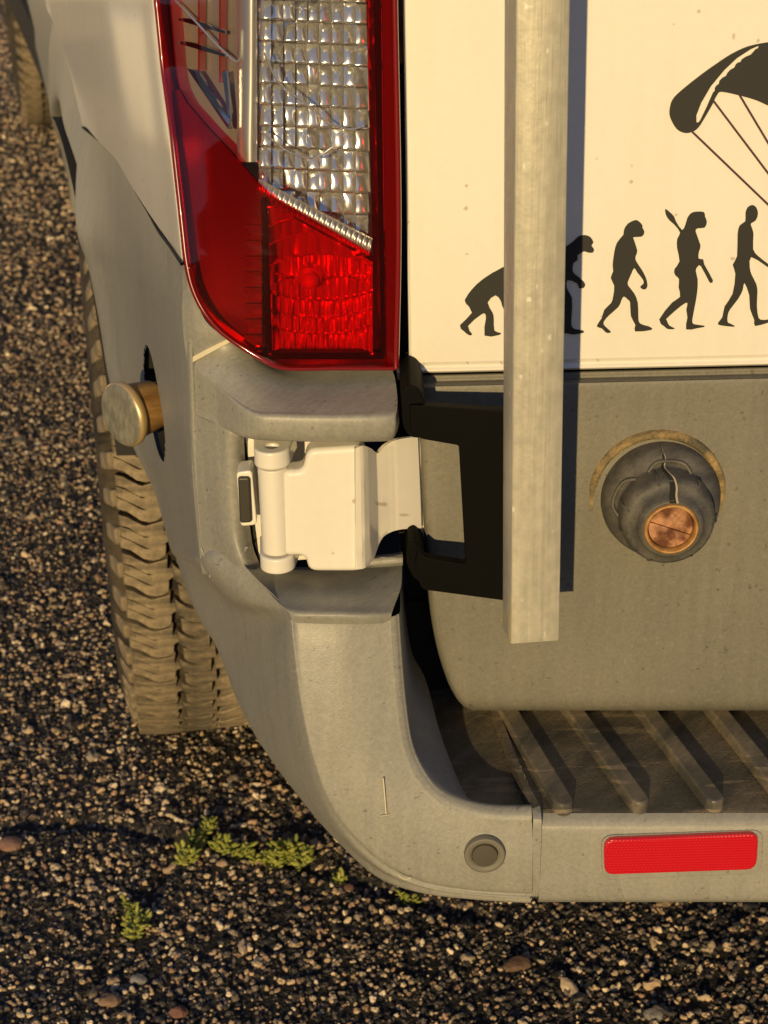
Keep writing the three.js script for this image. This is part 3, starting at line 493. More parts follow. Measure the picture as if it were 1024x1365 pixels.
{ // step: face, tread with raised ribs, reflector
  const z = 0.064, xl = 0.1035;
  const prof = [[-0.15, 0.5035], [-0.05, 0.5040], [0.04, 0.5035], [0.056, 0.5025], [0.0625, 0.4985], [0.0655, 0.490], [0.066, 0.46], [0.0655, 0.438], [0.061, 0.428], [0.05, 0.4235], [0.0, 0.424]];
  const rows = prof.map(([zz, y]) => [0.0035, 0.03, 0.08, 0.14, 0.2, 0.3, 0.55, 0.9, 1.2].map((d) => V(xl + d + (zz > 0.05 ? 0 : (zz - 0.05) * 0.157), y - 0.02 * d, zz + (d > 0.2 ? -0.02 * (d - 0.2) : 0) + 0.012 * d)));
  const top = add('step_top', gridGeo(fine(rows.slice(0, 4), 3, 5)), M.step, bumper);
  add('step_face', gridGeo(fine(rows.slice(3), 3, 6)), M.bumper, bumper);
  // pale seam strip at the step's left end, running back along the tread
  const sw = [[[656, 944], [664, 944]], [[672, 986], [680, 986]], [[693, 1040], [701, 1038]], [[709, 1078], [720, 1074]]].map((r, i) => r.map((q) => G(q[0], q[1], 0.5075)));
  add('step_rim', gridGeo(fine(sw, 3, 4), 0.011), M.step, bumper);
  add('seam_trim', gridGeo(fine([[G(709, 1078, 0.5076), G(720, 1074, 0.5076)], [P(711, 1092, 0.068), P(722, 1092, 0.068)], [P(710, 1110, 0.0685), P(722, 1110, 0.0685)], [P(708, 1160, 0.0685), P(720, 1160, 0.0685)], [P(707, 1195, 0.063), P(718, 1195, 0.063)]], 3, 5), 0.004), M.bumper, bumper);
  // ribs
  const RH = 0.5115, ribs = [[[662, 940], [737, 1066], [765, 1066]], [[748, 936], [840, 1064], [866, 1064]], [[845, 936], [940, 1062], [966, 1062]], [[939, 936], [1040, 1062], [1066, 1062]], [[1034, 936], [1140, 1060], [1166, 1060]], [[1129, 936], [1240, 1058], [1266, 1058]]];
  for (const [a, b, c] of ribs) {
    const A = G(a[0], a[1], RH), B = G(b[0], b[1], RH), C2 = G(c[0], c[1], RH), w = C2.x - B.x, rw = w / 2, back = A.clone().addScaledVector(A.clone().sub(B).normalize(), 0.06);
    const dirn = B.clone().sub(back).normalize(), side = V(-dirn.z, 0, dirn.x).multiplyScalar(-1); if (side.x < 0) side.multiplyScalar(-1);
    const out = [back.clone()]; const mid = B.clone().addScaledVector(side, rw);
    for (let k = 0; k <= 10; k++) { const t = Math.PI * k / 10; out.push(mid.clone().addScaledVector(side, -Math.cos(t) * rw).addScaledVector(dirn, Math.sin(t) * rw * 1.1)); }
    out.push(back.clone().addScaledVector(side, rw * 2));
    const sh = new THREE.Shape(out.map((p) => new THREE.Vector2(p.x, -p.z)));
    const g = new THREE.ExtrudeGeometry(sh, { depth: 0.0072, bevelEnabled: true, bevelSize: 0.002, bevelOffset: -0.002, bevelThickness: 0.002, bevelSegments: 4, curveSegments: 6 });
    g.rotateX(-Math.PI / 2); g.translate(0, RH - 0.0092, 0); add('step_rib', uvWorld(g), M.rib, top);
  }
  const zf = 0.0705, out = roundPoly([[805, 1120, 14], [1012, 1112, 12], [1009, 1160, 14], [806, 1167, 12]], 12);
  add('reflector_pocket', prism(roundPoly([[801, 1115, 16], [1018, 1107, 14], [1017, 1165, 18], [803, 1174, 14]], 12), flat(0.0685), 0.004, { bevel: 0.0012 }), M.bumper, bumper);
  add('reflector', prism(out, flat(zf + 0.002), 0.006, { bevel: 0.0016 }), M.reflex, bumper);
  for (let k = 0; k < 14; k++) { const x = rr(726, 1000), y = rr(1178, 1194); add('scratch', tube([P(x, y, 0.0672), P(x + rr(-5, 3), y + rr(3, 6), 0.0665), P(x + rr(-4, 4), y + rr(6, 9), 0.0662)], 0.00022, 6, 5), M.edge, bumper); }
}

// white quarter panel of the flank
{
  const low = [[-5.2, 0.93], [-3.5, 0.93], [-2.2, 0.93], [-1.5, 0.925], [-1.07, 0.914], [-0.97, 0.905], [-0.87, 0.872], [-0.80, 0.826], [-0.70, 0.842], [-0.586, 0.855], [-0.47, 0.87], [-0.387, 0.880], [-0.29, 0.882], [-0.193, 0.884], [-0.12, 0.887], [-0.060, 0.889]];
  const zl = table([[0.889, -0.044], [0.928, -0.053], [0.972, -0.066], [1.014, -0.090], [1.058, -0.098], [1.2, -0.14], [1.9, -0.2]]), rows = [];
  for (const t of [1, 0.7, 0.45, 0.3, 0.22, 0.15, 0.09, 0.045, 0.015, 0]) {
    const r = low.map(([z, h], i) => { const y = lerp(h, 1.95, t), w = smooth((z + 0.6) / 0.54), zz = z + w * (zl(y) - 0.012 + 0.060), o = 0.010 * Math.sin(Math.PI * clamp((y - 0.8) / 0.55)) * smooth(-(z + 0.05) / 0.3) - 0.004 * smooth((0.03 - (y - h)) / 0.03) * 0; return V(flankX(zz), y, zz).addScaledVector(FN, o); });
    const e = r[r.length - 1], z2 = e.z; r.push(V(e.x + 0.0022, e.y, z2 + 0.0025), V(e.x + 0.0062, e.y, z2 + 0.0035), V(e.x + 0.008, e.y, z2 - 0.02)); rows.push(r);
  }
  add('body_side', gridGeo(fine(rows, 5, 5, false, false)), M.paint, van);
  add('panel_gap', tube([[246, 352], [230, 328], [215, 308], [200, 281], [185, 256], [172, 231], [163, 214], [148, 197], [132, 185], [118, 174], [106, 164]].map(([x, y]) => F(x, y).addScaledVector(FN, 0.0018)), 0.0011, 60, 6), M.dark, van);
  add('fuel_notch', uvWorld(new RoundedBoxGeometry(0.004, 0.006, 0.01, 2, 0.001).translate(...F(107, 166).toArray())), M.dark, van);
  const sill = []; for (const [z, k] of [[-1.25, 0], [-2, 0], [-3, 0], [-4.0, 0], [-4.2, 0]]) sill.push([[0.94, -0.002], [0.8, 0.0], [0.6, -0.005], [0.52, -0.01], [0.50, -0.08]].map(([y, o]) => V(flankX(z), y, z).addScaledVector(FN, o)));
  add('side_cladding', gridGeo(fine(sill, 3, 3)), M.flank, van);
  add('roof', gridGeo([[V(-1.5, 1.95, -5.2), V(0.9, 1.95, -5.6)], [V(flankX(-0.2), 1.95, -0.2), V(1.3, 1.95, -0.2)]].map((r) => linear(r, 4)), 0.01), M.paint, van);
  add('underbody', uvWorld(new THREE.BoxGeometry(1.3, 0.1, 4.4).rotateY(SK).translate(0.04, 0.53, -2.4)), M.dark, van);
  add('rear_frame', prism([[500, -300], [1160, -300], [1160, 944], [652, 944], [560, 900], [530, 700], [500, 560]], flat(-0.135), 0.02), M.dark, van);
}

// rear door: painted panel, grey lower cladding, print, round cover
const door = new THREE.Group(); door.name = 'rear_door'; van.add(door);
{
  const bot = (x) => 497 + (x - 545) * (486 - 497) / (1024 - 545), ex = (y) => 537 + y * 8 / 480, xs = [0, 5, 40, 130, 280, 480, 700];
  const rows = [];
  for (const [k, dz] of [[-340, 0], [-100, 0], [100, 0], [300, 0], [430, 0], [478, 0], [484, 0], [488, -0.0018], [491, -0.0012], [495, 0.0005], [497, -0.001], [498, -0.006], [498, -0.03]]) {
    rows.push([P(ex(k) + 3, Math.min(k, 496), -0.10), P(ex(k), Math.min(k, 496), -0.066), ...xs.map((d, i) => { const x = ex(k) + 3 + d; return P(x, k + (k > 400 ? (bot(x) - 497) * smooth((k - 400) / 70) : 0), -0.06 + dz - (i === 0 ? 0.0012 : 0)); })]);
  }
  add('door_panel', gridGeo(fine(rows, 3, 3)), M.paint, door);
  // cladding
  const left = table([[500, 556], [506, 552], [530, 553], [585, 557], [640, 560], [700, 564], [740, 568], [790, 570], [850, 579], [893, 590], [920, 602], [935, 611], [944, 622], [948, 636]]);
  const R2 = [];
  for (const [y, dz] of [[500, -0.069], [502, -0.065], [509, -0.0645], [511, -0.060], [516, -0.053], [520, -0.0505], [560, -0.049], [640, -0.046], [720, -0.043], [800, -0.040], [860, -0.038], [905, -0.0365], [928, -0.0365], [938, -0.038], [944, -0.042], [947, -0.05], [946, -0.07], [945, -0.1]]) {
    const l = left(y), tilt = (x) => (y < 560 ? (bot(x) - 497) * smooth((575 - y) / 60) : 0);
    R2.push([P(l + 2, y, Math.min(dz, -0.06) - 0.04), P(l, y, Math.min(dz - 0.012, -0.05)), P(l + 3, y + tilt(l), dz - 0.0035), ...[9, 22, 60, 130, 260, 380, 480, 600].map((d, i) => P(l + d, y + tilt(l + d), dz - (i === 0 ? 0.0008 : 0)))]);
  }
  add('door_cladding', gridGeo(fine(R2, 3, 4)), M.door, door);
  // white edge of the door showing below the corner of the panel
  add('door_edge', gridGeo(fine([[P(546, 498, -0.062), P(551, 500, -0.064)], [P(549, 526, -0.062), P(552, 526, -0.064)], [P(556, 583, -0.05), P(560, 583, -0.052)], [P(559, 650, -0.05), P(564, 650, -0.052)], [P(562, 729, -0.05), P(566, 729, -0.052)]], 2, 4), 0.004), M.paint, door);
  add('door_jamb', prism([[529, 497], [546, 496], [546, 506], [530, 507]], flat(-0.07), 0.02, { bevel: 0.0008 }), M.paint, van);
  // seal and dirt in the gap beside the lamp
  add('door_seal', gridGeo(fine([[P(528, -60, -0.09), P(534, -60, -0.085), P(540, -60, -0.09)], [P(529, 5, -0.09), P(534, 5, -0.086), P(539, 5, -0.09)], [P(526, 40, -0.09), P(532, 40, -0.082), P(539, 40, -0.088)], [P(525, 55, -0.09), P(532, 56, -0.080), P(540, 55, -0.09)], [P(528, 68, -0.09), P(533, 70, -0.083), P(540, 70, -0.09)], [P(529, 84, -0.095), P(535, 86, -0.09), P(540, 84, -0.095)]], 4, 5), 0.004), M.seal, van);
  add('seal_strip', gridGeo(fine([[P(529, 98, -0.1), P(533, 98, -0.094), P(538, 98, -0.1)], [P(531, 155, -0.1), P(534, 155, -0.094), P(540, 155, -0.1)]], 4, 4), 0.003), M.rubber, van);
}
{ // printed figures and canopy, thin vinyl on the panel
  const S = (zoom, ox, oy, list) => list.map(([x, y]) => [ox + x / zoom, oy + y / zoom]);
  const f = flat(-0.0588), th = 0.0007, sub = (name, geo, mat = M.sticker) => add(name, geo, mat, door);
  const fig = [
    S(5.12, 600, 300, [[360, 290], [225, 370], [150, 440], [108, 500], [105, 530], [150, 600], [68, 685], [95, 725], [130, 752], [150, 745], [122, 690], [215, 610], [240, 608], [245, 640], [236, 755], [330, 752], [345, 738], [302, 722], [298, 640], [290, 600], [256, 530], [310, 480], [345, 515], [355, 550], [380, 600], [420, 700], [470, 740], [480, 700], [450, 600], [440, 520], [560, 470], [680, 470], [740, 520], [770, 600], [780, 738], [905, 738], [905, 720], [850, 712], [828, 680], [830, 620], [832, 500], [800, 440], [800, 375], [870, 400], [880, 430], [910, 430], [922, 410], [910, 385], [870, 350], [838, 320], [842, 260], [870, 240], [872, 205], [915, 180], [940, 188], [975, 188], [982, 165], [965, 140], [978, 120], [960, 85], [920, 70], [870, 85], [790, 150], [580, 200]]),
    S(7.183, 780, 270, [[370, 300], [375, 260], [410, 205], [480, 170], [520, 185], [550, 220], [548, 240], [567, 275], [560, 310], [535, 328], [468, 332], [465, 350], [500, 460], [486, 510], [485, 555], [540, 640], [580, 715], [598, 790], [585, 825], [560, 833], [528, 810], [560, 780], [555, 740], [500, 670], [470, 628], [440, 690], [410, 760], [415, 800], [470, 870], [505, 960], [510, 1090], [518, 1150], [560, 1175], [625, 1195], [635, 1220], [480, 1235], [483, 1175], [440, 1090], [432, 960], [410, 930], [370, 900], [345, 945], [320, 1000], [230, 1080], [180, 1140], [185, 1180], [245, 1235], [235, 1248], [200, 1245], [160, 1205], [112, 1185], [160, 1110], [185, 1030], [250, 965], [270, 900], [280, 800], [247, 725], [270, 660], [265, 600], [280, 480], [305, 390], [360, 320]]),
    S(6.65, 870, 260, [[113, 125], [150, 150], [190, 190], [208, 235], [262, 312], [290, 270], [310, 205], [340, 165], [380, 150], [455, 152], [465, 190], [482, 240], [460, 290], [400, 295], [382, 325], [425, 445], [412, 500], [408, 565], [450, 572], [458, 615], [535, 755], [518, 778], [500, 765], [428, 630], [400, 635], [383, 670], [400, 750], [397, 850], [380, 960], [355, 1090], [355, 1135], [380, 1150], [455, 1160], [455, 1170], [400, 1180], [298, 1192], [310, 1090], [300, 1020], [310, 955], [250, 985], [130, 1090], [125, 1110], [150, 1160], [195, 1182], [180, 1190], [135, 1188], [105, 1165], [60, 1105], [175, 955], [245, 905], [232, 820], [235, 745], [200, 710], [195, 660], [240, 590], [218, 470], [220, 390], [245, 335], [195, 265], [150, 225], [120, 180]]),
    S(6.65, 870, 260, [[823, 235], [825, 160], [845, 110], [885, 90], [920, 110], [935, 165], [915, 225], [875, 250], [875, 275], [895, 340], [892, 480], [940, 545], [1030, 615], [1080, 650], [1090, 675], [1060, 665], [1000, 625], [875, 550], [862, 640], [880, 710], [920, 790], [930, 860], [925, 980], [940, 1090], [980, 1110], [1030, 1105], [1090, 1095], [1090, 1120], [1030, 1130], [910, 1162], [903, 1110], [865, 1010], [858, 890], [815, 780], [800, 840], [760, 920], [690, 1010], [668, 1060], [665, 1125], [690, 1142], [725, 1160], [715, 1168], [600, 1155], [582, 1135], [620, 1085], [640, 990], [710, 880], [735, 700], [712, 620], [750, 545], [755, 350], [775, 270]]),
  ];
  const names = ['stooping ape silhouette printed in black', 'upright ape silhouette printed in black', 'silhouette carrying a spear printed in black', 'walking person silhouette printed in black'];
  fig.forEach((p, i) => { sub('silhouette', prism(closed(p, 2), f, th)).userData.label = names[i]; });
  const outer = S(5.46, 880, 40, [[235, 742], [180, 750], [120, 720], [75, 640], [70, 580], [90, 510], [150, 445], [300, 325], [420, 240], [520, 175], [640, 120], [786, 90], [900, 85], [1050, 105], [1180, 160], [1290, 260], [1330, 380], [1290, 460], [1220, 520], [1120, 590], [1000, 610], [900, 590], [786, 550], [700, 512], [590, 480], [450, 450], [418, 470], [395, 512], [380, 545], [310, 665], [275, 715]]);
  const jag = []; const jl = [[725, 120], [690, 160], [600, 222], [560, 255], [500, 315], [440, 375], [405, 430], [388, 472]];
  for (let i = 0; i < jl.length - 1; i++) for (let k = 0; k < 3; k++) { const t = k / 3, a = jl[i], b = jl[i + 1]; jag.push([lerp(a[0], b[0], t) + (k % 2 ? 0 : -6), lerp(a[1], b[1], t) + (k % 2 ? 0 : -6)]); }
  const hole = S(5.46, 880, 40, [[265, 672], [265, 620], [300, 530], [370, 410], [470, 290], [560, 205], [660, 140], [715, 116], ...jag, [340, 560], [292, 660], [277, 675]]);
  sub('canopy', prism(closed(outer, 3), f, th, { holes: [hole] })).userData.label = 'black paraglider canopy print';
  const end = [1411, 1870];
  for (const a of [[235, 742], [388, 515], [580, 475]]) { const L = S(5.46, 880, 40, [a, end]), dx = L[1][0] - L[0][0], dy = L[1][1] - L[0][1], l = Math.hypot(dx, dy), nx = -dy / l * 1.5, ny = dx / l * 1.5; sub('canopy_line', prism([[L[0][0] + nx, L[0][1] + ny], [L[0][0] - nx, L[0][1] - ny], [L[1][0] - nx, L[1][1] - ny], [L[1][0] + nx, L[1][1] + ny]], flat(-0.0587), 0.0006), M.cord); }
}
{ // round cracked cover with a rusty screw
  const KZ = 1.22, c = P(880, 664, -0.0445), lat = (pr, seg = 64) => { const g = new THREE.LatheGeometry(pr.map(([r, y]) => new THREE.Vector2(r, y)), seg); g.rotateX(Math.PI / 2); g.scale(1, 1, KZ); g.translate(c.x, c.y, c.z); return uvWorld(g); };
  const cover = add('round_cover', lat([[0.0435, -0.012], [0.0432, 0.004], [0.0415, 0.010], [0.0385, 0.014], [0.0345, 0.016], [0.0335, 0.018], [0.0335, 0.030], [0.0322, 0.0335], [0.0295, 0.035], [0.0245, 0.036], [0.0235, 0.040], [0.0215, 0.0425], [0.0195, 0.0425]]), M.hub, door);
  add('rust_ring', lat([[0.0520, -0.006], [0.0505, -0.0012], [0.0480, 0.0002], [0.0450, -0.001], [0.0420, -0.006]]).translate(-0.0022, 0.0012, 0), M.dirtRing, cover);
  add('cover_bezel', lat([[0.0195, 0.036], [0.0195, 0.0430], [0.0182, 0.0442], [0.0168, 0.0440], [0.0162, 0.0415], [0.0162, 0.036]]), M.ochre, cover);
  const sh = new THREE.Shape(); sh.absarc(0, 0, 0.0158, 0, Math.PI * 2, false);
  const rot = -0.36, half = (s) => { const h = new THREE.Shape(); const a0 = Math.asin(0.0013 / 0.0156); if (s > 0) h.absarc(0, 0, 0.0156, a0, Math.PI - a0, false); else h.absarc(0, 0, 0.0156, Math.PI + a0, 2 * Math.PI - a0, false); const g = new THREE.ExtrudeGeometry(h, { depth: 0.0016, bevelEnabled: true, bevelSize: 0.0004, bevelOffset: -0.0004, bevelThickness: 0.0004, bevelSegments: 2, curveSegments: 24 }); g.rotateZ(rot); g.translate(c.x, c.y, c.z + 0.0385 * KZ + (s > 0 ? 0 : 0.0004)); return uvWorld(g); };
  const bas = new THREE.CircleGeometry(0.0158, 40); bas.translate(c.x, c.y, c.z + 0.0382 * KZ); uvWorld(bas);
  const scw = add('screw', bas, M.rust, cover); add('screw_half', half(1), M.rust, scw); add('screw_half', half(-1), M.rust, scw);
  // grip loops moulded on the cover's shoulder
  for (const a of [1.5, 2.75]) { const pts = []; for (let k = 0; k <= 12; k++) { const t = k / 12, aa = a + (t - 0.5) * 0.95, edge = Math.sin(Math.PI * t); pts.push(V(c.x + Math.cos(aa) * (0.0335 + 0.0042 * Math.min(1, edge * 1.6)), c.y + Math.sin(aa) * (0.0335 + 0.0042 * Math.min(1, edge * 1.6)), c.z + (0.0185 - 0.003 * edge) * KZ)); } add('grip', tube(pts, 0.0013, 20, 6), M.hub, cover); }
  // ribs on the lower tier
  for (let k = 0; k < 7; k++) { const a = -2.9 + k * 0.95, x = Math.cos(a), y = Math.sin(a); add('grip', tube([V(c.x + x * 0.0335, c.y + y * 0.0335, c.z + 0.020 * KZ), V(c.x + x * 0.0342, c.y + y * 0.0342, c.z + 0.030 * KZ), V(c.x + x * 0.030, c.y + y * 0.030, c.z + 0.0352 * KZ)], 0.0009, 8, 5), M.hub, cover); }
  // split in the rubber: a ragged crack with its pale torn edges
  const ck = [[0.0435, 1.62, 0.004], [0.0390, 1.60, 0.0138], [0.0345, 1.64, 0.0165], [0.0338, 1.60, 0.024], [0.0333, 1.54, 0.031], [0.029, 1.50, 0.0356], [0.024, 1.52, 0.0395], [0.0205, 1.50, 0.0430]].map(([r, a, z]) => V(c.x + Math.cos(a) * r, c.y + Math.sin(a) * r, c.z + z * KZ + 0.0004));
  const w = [0.0003, 0.0010, 0.0012, 0.0016, 0.0021, 0.0024, 0.0026, 0.0028], strip = (o, ww, dz) => gridGeo(fine(ck.map((p, i) => [V(p.x + o * w[i] - w[i] * ww, p.y, p.z + dz), V(p.x + o * w[i] + w[i] * ww, p.y, p.z + dz)]), 2, 4), 0.0004);
  add('crack', strip(-0.5, 0.8, 0.0002), M.dark, cover); add('crack_edge', strip(0.62, 0.26, 0.0006), M.edge, cover);
}

// hinge
const hinge = new THREE.Group(); hinge.name = 'hinge'; van.add(hinge);
{
  add('hinge_plate', prism(roundPoly([[326, 582], [400, 582], [480, 586], [480, 742], [352, 750], [342, 740]], 3), flat(-0.043), 0.02, { bevel: 0.001 }), M.paint, hinge);
  add('recess_gap', prism([[321, 575], [326, 576], [334, 640], [338, 690], [345, 745], [342, 748], [333, 735], [330, 690]], flat(-0.041), 0.003), M.dark, hinge);
  const kz = 0.0095, kb = P(366, 690, kz), tp = P(366, 627, kz), bt = P(366, 744, kz), R = 0.0106;
  const cyl = (y0, y1, r) => { const g = new THREE.LatheGeometry([[0.0, y1], [r - 0.0012, y1], [r, y1 - 0.0012], [r, y0 + 0.0012], [r - 0.0012, y0], [0, y0]].map(([a, b]) => new THREE.Vector2(a, b)), 40); g.translate(kb.x, 0, kb.z - R); return uvWorld(g); };
  add('barrel', cyl(bt.y + 0.0006, tp.y - 0.0009, R), M.paint, hinge);
  // knuckles: rounded lugs seen from above
  const lug = (y0, y1, r) => { const s = new THREE.Shape(); s.absarc(0, 0, r, Math.PI * 1.06, Math.PI * 1.94, false); s.lineTo(r + 0.0035, r + 0.012); s.lineTo(-r - 0.0015, r + 0.016); const hole = new THREE.Path(); hole.absarc(0, 0.001, 0.0042, 0, 6.3, true); s.holes.push(hole);
    const g = new THREE.ExtrudeGeometry(s, { depth: y1 - y0 - 0.003, bevelEnabled: true, bevelSize: 0.0016, bevelOffset: -0.0016, bevelThickness: 0.0015, bevelSegments: 3, curveSegments: 20 }); g.rotateX(-Math.PI / 2); g.translate(kb.x, y0 + 0.0015, kb.z - R); return uvWorld(g); };
  add('knuckle', lug(tp.y + 0.0006, P(366, 603, kz).y, 0.0125), M.paint, hinge); add('knuckle', lug(P(366, 765, kz).y, bt.y - 0.0006, 0.0125), M.paint, hinge);
  const pin = new THREE.CylinderGeometry(0.0040, 0.0040, 0.085, 24); pin.translate(kb.x, P(366, 690, kz).y, kb.z - R - 0.001); pin.translate(0, 0.003, 0); add('pin', uvWorld(pin), M.steel, hinge);
  // leaf: stepped block and flange
  add('leaf', prism(roundPoly([[378, 628, 10], [404, 628, 10], [409, 600, 12], [487, 595, 14], [487, 763, 16], [411, 763, 14], [408, 742, 10], [378, 742, 10]], 10), (px, py) => P(px, py, 0.0075), 0.020, { bevel: 0.0042, seg: 6 }), M.paint, hinge);
  const fl = [[[474, 598, 0.010], [474, 680, 0.010], [474, 759, 0.010]], [[484, 594, 0.007], [486, 680, 0.007], [487, 757, 0.007]], [[495, 598, -0.008], [497, 680, -0.008], [498, 745, -0.008]], [[504, 604, -0.022], [506, 670, -0.022], [507, 722, -0.022]], [[514, 594, -0.027], [515, 650, -0.027], [516, 712, -0.027]], [[530, 586, -0.032], [532, 650, -0.032], [533, 706, -0.032]], [[557, 582, -0.044], [560, 650, -0.044], [562, 704, -0.044]]].map((c) => c.map((q) => P(...q)));
  const rows = [0, 1, 2].map((r) => fl.map((c) => c[r])); add('flange', gridGeo(fine(rows, 6, 6), 0.003), M.paint, hinge);
  // black stop in its white frame
  const fr = add('stop_frame', prism(roundPoly([[315, 630, 5], [336, 627, 6], [343, 700, 6], [321, 702, 5]], 5), flat(-0.008), 0.02, { bevel: 0.0012 }), M.paint, hinge);
  add('stop', prism(roundPoly([[317, 637, 4], [333, 637, 4], [336, 697, 4], [320, 698, 4]], 4), flat(-0.0045), 0.012, { bevel: 0.0014 }), M.pad, fr);
}

// tail lamp
const lamp = new THREE.Group(); lamp.name = 'tail_lamp'; van.add(lamp);
{
  const xL = table([[-300, 180], [0, 207], [92, 216], [185, 229], [277, 239], [351, 247], [380, 254], [405, 264], [425, 277], [440, 291], [462, 320], [478, 346], [491, 374]]);
  const zLt = table([[-300, -0.15], [0, -0.088], [92, -0.080], [185, -0.058], [277, -0.045], [351, -0.036], [420, -0.028], [491, -0.024]]);
  const xR = table([[-300, 521], [0, 526], [491, 532]]);
  const LZ = (x, y) => { const l = xL(y); return x < 350 ? lerp(zLt(y), -0.022, Math.pow(clamp((x - l) / Math.max(350 - l, 1)), 0.85)) : lerp(-0.022, -0.036, (x - 350) / 182); };
  const xC = table([[-300, 212], [0, 228], [60, 233], [84, 235], [113, 239], [135, 249], [172, 281], [195, 303], [226, 331], [250, 352], [262, 364], [296, 422], [340, 497]]);
  const xCr = table([[-300, 482], [0, 488], [340, 497]]);
  const strip = (y0, y1, l, r, dz, nu, nv, th = 0, f = null) => { const pts = []; for (let j = 0; j <= nv; j++) { const y = lerp(y0, y1, j / nv), row = []; for (let i = 0; i <= nu; i++) { const x = lerp(l(y), r(y), i / nu); row.push(P(x, y, LZ(x, y) + dz + (f ? f(x, y) : 0))); } pts.push(row); } return gridGeo(pts, th); };
  const k = (v) => () => v;
  // lenses
  const redGeo = [strip(-300, 340, xL, xC, 0, 12, 60), strip(-300, 340, xCr, xR, 0, 6, 30), strip(340, 491, xL, xR, 0, 24, 24)].map((g) => g.toNonIndexed());
  add('red_lens', mergeGeometries(redGeo), M.red, lamp);
  add('clear_lens', strip(-300, 339, (y) => xC(y) + 0.4, (y) => xCr(y) - 0.4, 0, 16, 60), M.clear, lamp);
  // moulded rim of the lens: solid red bead round the outside
  const rimPts = []; for (let y = -300; y <= 480; y += 20) rimPts.push([xL(y) + 2, y]); rimPts.push([374, 489], [450, 490], [528, 490]);
  const rimLine = rimPts.map(([x, y]) => P(x, y, LZ(x, y) - 0.002));
  add('lens_rim', tube(rimLine, 0.0022, 160, 8), M.redSolid, lamp);
  add('lens_rim', tube([P(528, 490, -0.037), P(531, 300, -0.037), P(526, 0, -0.037), P(521, -300, -0.037)], 0.0022, 40, 8), M.redSolid, lamp);
  add('frame_strip', strip(-300, 486, (y) => xR(y) - 16, (y) => xR(y) - 2, -0.004, 3, 30, 0.003), M.redSolid, lamp);
  add('inner_frame', strip(-300, 476, (y) => xR(y) - 28 + 0.01 * y, (y) => xR(y) - 18, -0.006, 3, 30, 0.01), M.redDark, lamp);
  add('inner_frame', strip(470, 479, (y) => xL(y) + 6, k(512), -0.006, 12, 3, 0.008), M.redDark, lamp);
  add('divider', strip(262, 474, (y) => 350 + (y - 262) * 0.03, (y) => 356 + (y - 262) * 0.035, -0.006, 3, 20, 0.012), M.redDark, lamp);
  // housing walls and back
  const wall = [], loop = []; for (let y = -300; y <= 485; y += 15) loop.push([xL(y), y]); loop.push([374, 491], [450, 491], [531, 491]); for (let y = 480; y >= -300; y -= 20) loop.push([xR(y), y]);
  for (const d of [0.001, 0.03, 0.075]) wall.push(loop.map(([x, y]) => { const p = P(x, y, LZ(x, y)); return V(p.x + 0.0, p.y, p.z - d); }));
  add('housing', gridGeo(wall), M.chromeRough, lamp);
  add('housing_back', strip(-300, 491, xL, xR, -0.07, 8, 20), M.chromeRough, lamp);
  // faceted mirror bowl behind the clear lens, one pillow per facet
  const bowl = (x, y) => -0.020 - 0.030 * (1 - ((x - 415) / 78) ** 2) * 0.9;
  const facet = (x0, x1, y0, y1, zf, puff, n = 5, flute = 0, up = 0.30) => { const tall = (y1 - y0) * 0.00054; const pts = []; for (let j = 0; j <= n + 1; j++) { const row = [], last = j > n; for (let i = 0; i <= n; i++) { const a = i / n, b = Math.min(j / n, 1), x = lerp(x0, x1, a), y = lerp(y0, y1, b); row.push(P(x, y, LZ(x, y) + zf((x0 + x1) / 2, y, x) + puff * Math.sin(Math.PI * a) ** 0.7 * Math.sin(Math.PI * b) ** 0.7 + (last ? -0.5 : b - 0.5) * tall * up + flute * Math.abs(Math.sin(3 * Math.PI * a)))); } pts.push(row); } return gridGeo(pts); };
  for (let r = -4; r < 12; r++) for (let c = 0; c < 9; c++) {
    const y0 = 2 + r * 28.2, y1 = y0 + 28.2, x0 = 345 + c * 16.2, x1 = x0 + 16.2, lowest = (x0 - 352) * 0.56 + 246; if (y0 > lowest) continue;
    const skew = (c - 4) * 1.2, jit = rr(-0.0015, 0.0015), tilt = rr(-0.12, 0.12), yaw = rr(-0.0022, 0.0022);
    add('reflector_facet', facet(x0, x1, y0 + skew * 0.6, Math.min(y1, lowest + 24) + skew * 0.6, (x, y, xx) => bowl(x, y) + jit + yaw * ((xx - x0) / 16.2 - 0.5) + (y - y0) * 0.00006 * tilt * 10, 0.0011, 6, c > 2 && c < 7 && r < 6 ? 0.0011 : 0, rr(0.16, 0.6) + Math.abs(c - 4) * 0.02), M.chrome, lamp);
  }
  // lead wires
  for (const pts of [[[352, 70], [372, 110], [410, 140], [440, 165], [470, 172], [486, 168]], [[348, 175], [390, 205], [420, 210], [445, 195]], [[233, 0], [262, 30], [300, 70], [318, 82], [322, 40]]]) add('wire', tube(pts.map(([x, y]) => P(x, y, LZ(x, y) - 0.012)), 0.0008, 40, 6), M.chrome, lamp);
  // bulb
  const bc = P(405, -18, -0.045), bg = new THREE.SphereGeometry(0.0145, 24, 16); bg.translate(bc.x, bc.y, bc.z); add('bulb', uvWorld(bg), M.clear, lamp);
  // round chrome pillar, left chamber with its fins and sloping mirror strips
  add('pillar', strip(-300, 216, k(316), k(343), -0.022, 16, 20, 0, (x) => 0.011 * Math.sqrt(clamp(1 - ((x - 329.5) / 13.6) ** 2))), M.chromeRough, lamp);
  add('chamber_back', strip(-300, 225, (y) => xC(y) - 2, k(318), -0.030, 8, 30), std({ color: lin(0.36, 0.31, 0.28), metalness: 0.7, roughness: 0.38 }), lamp);
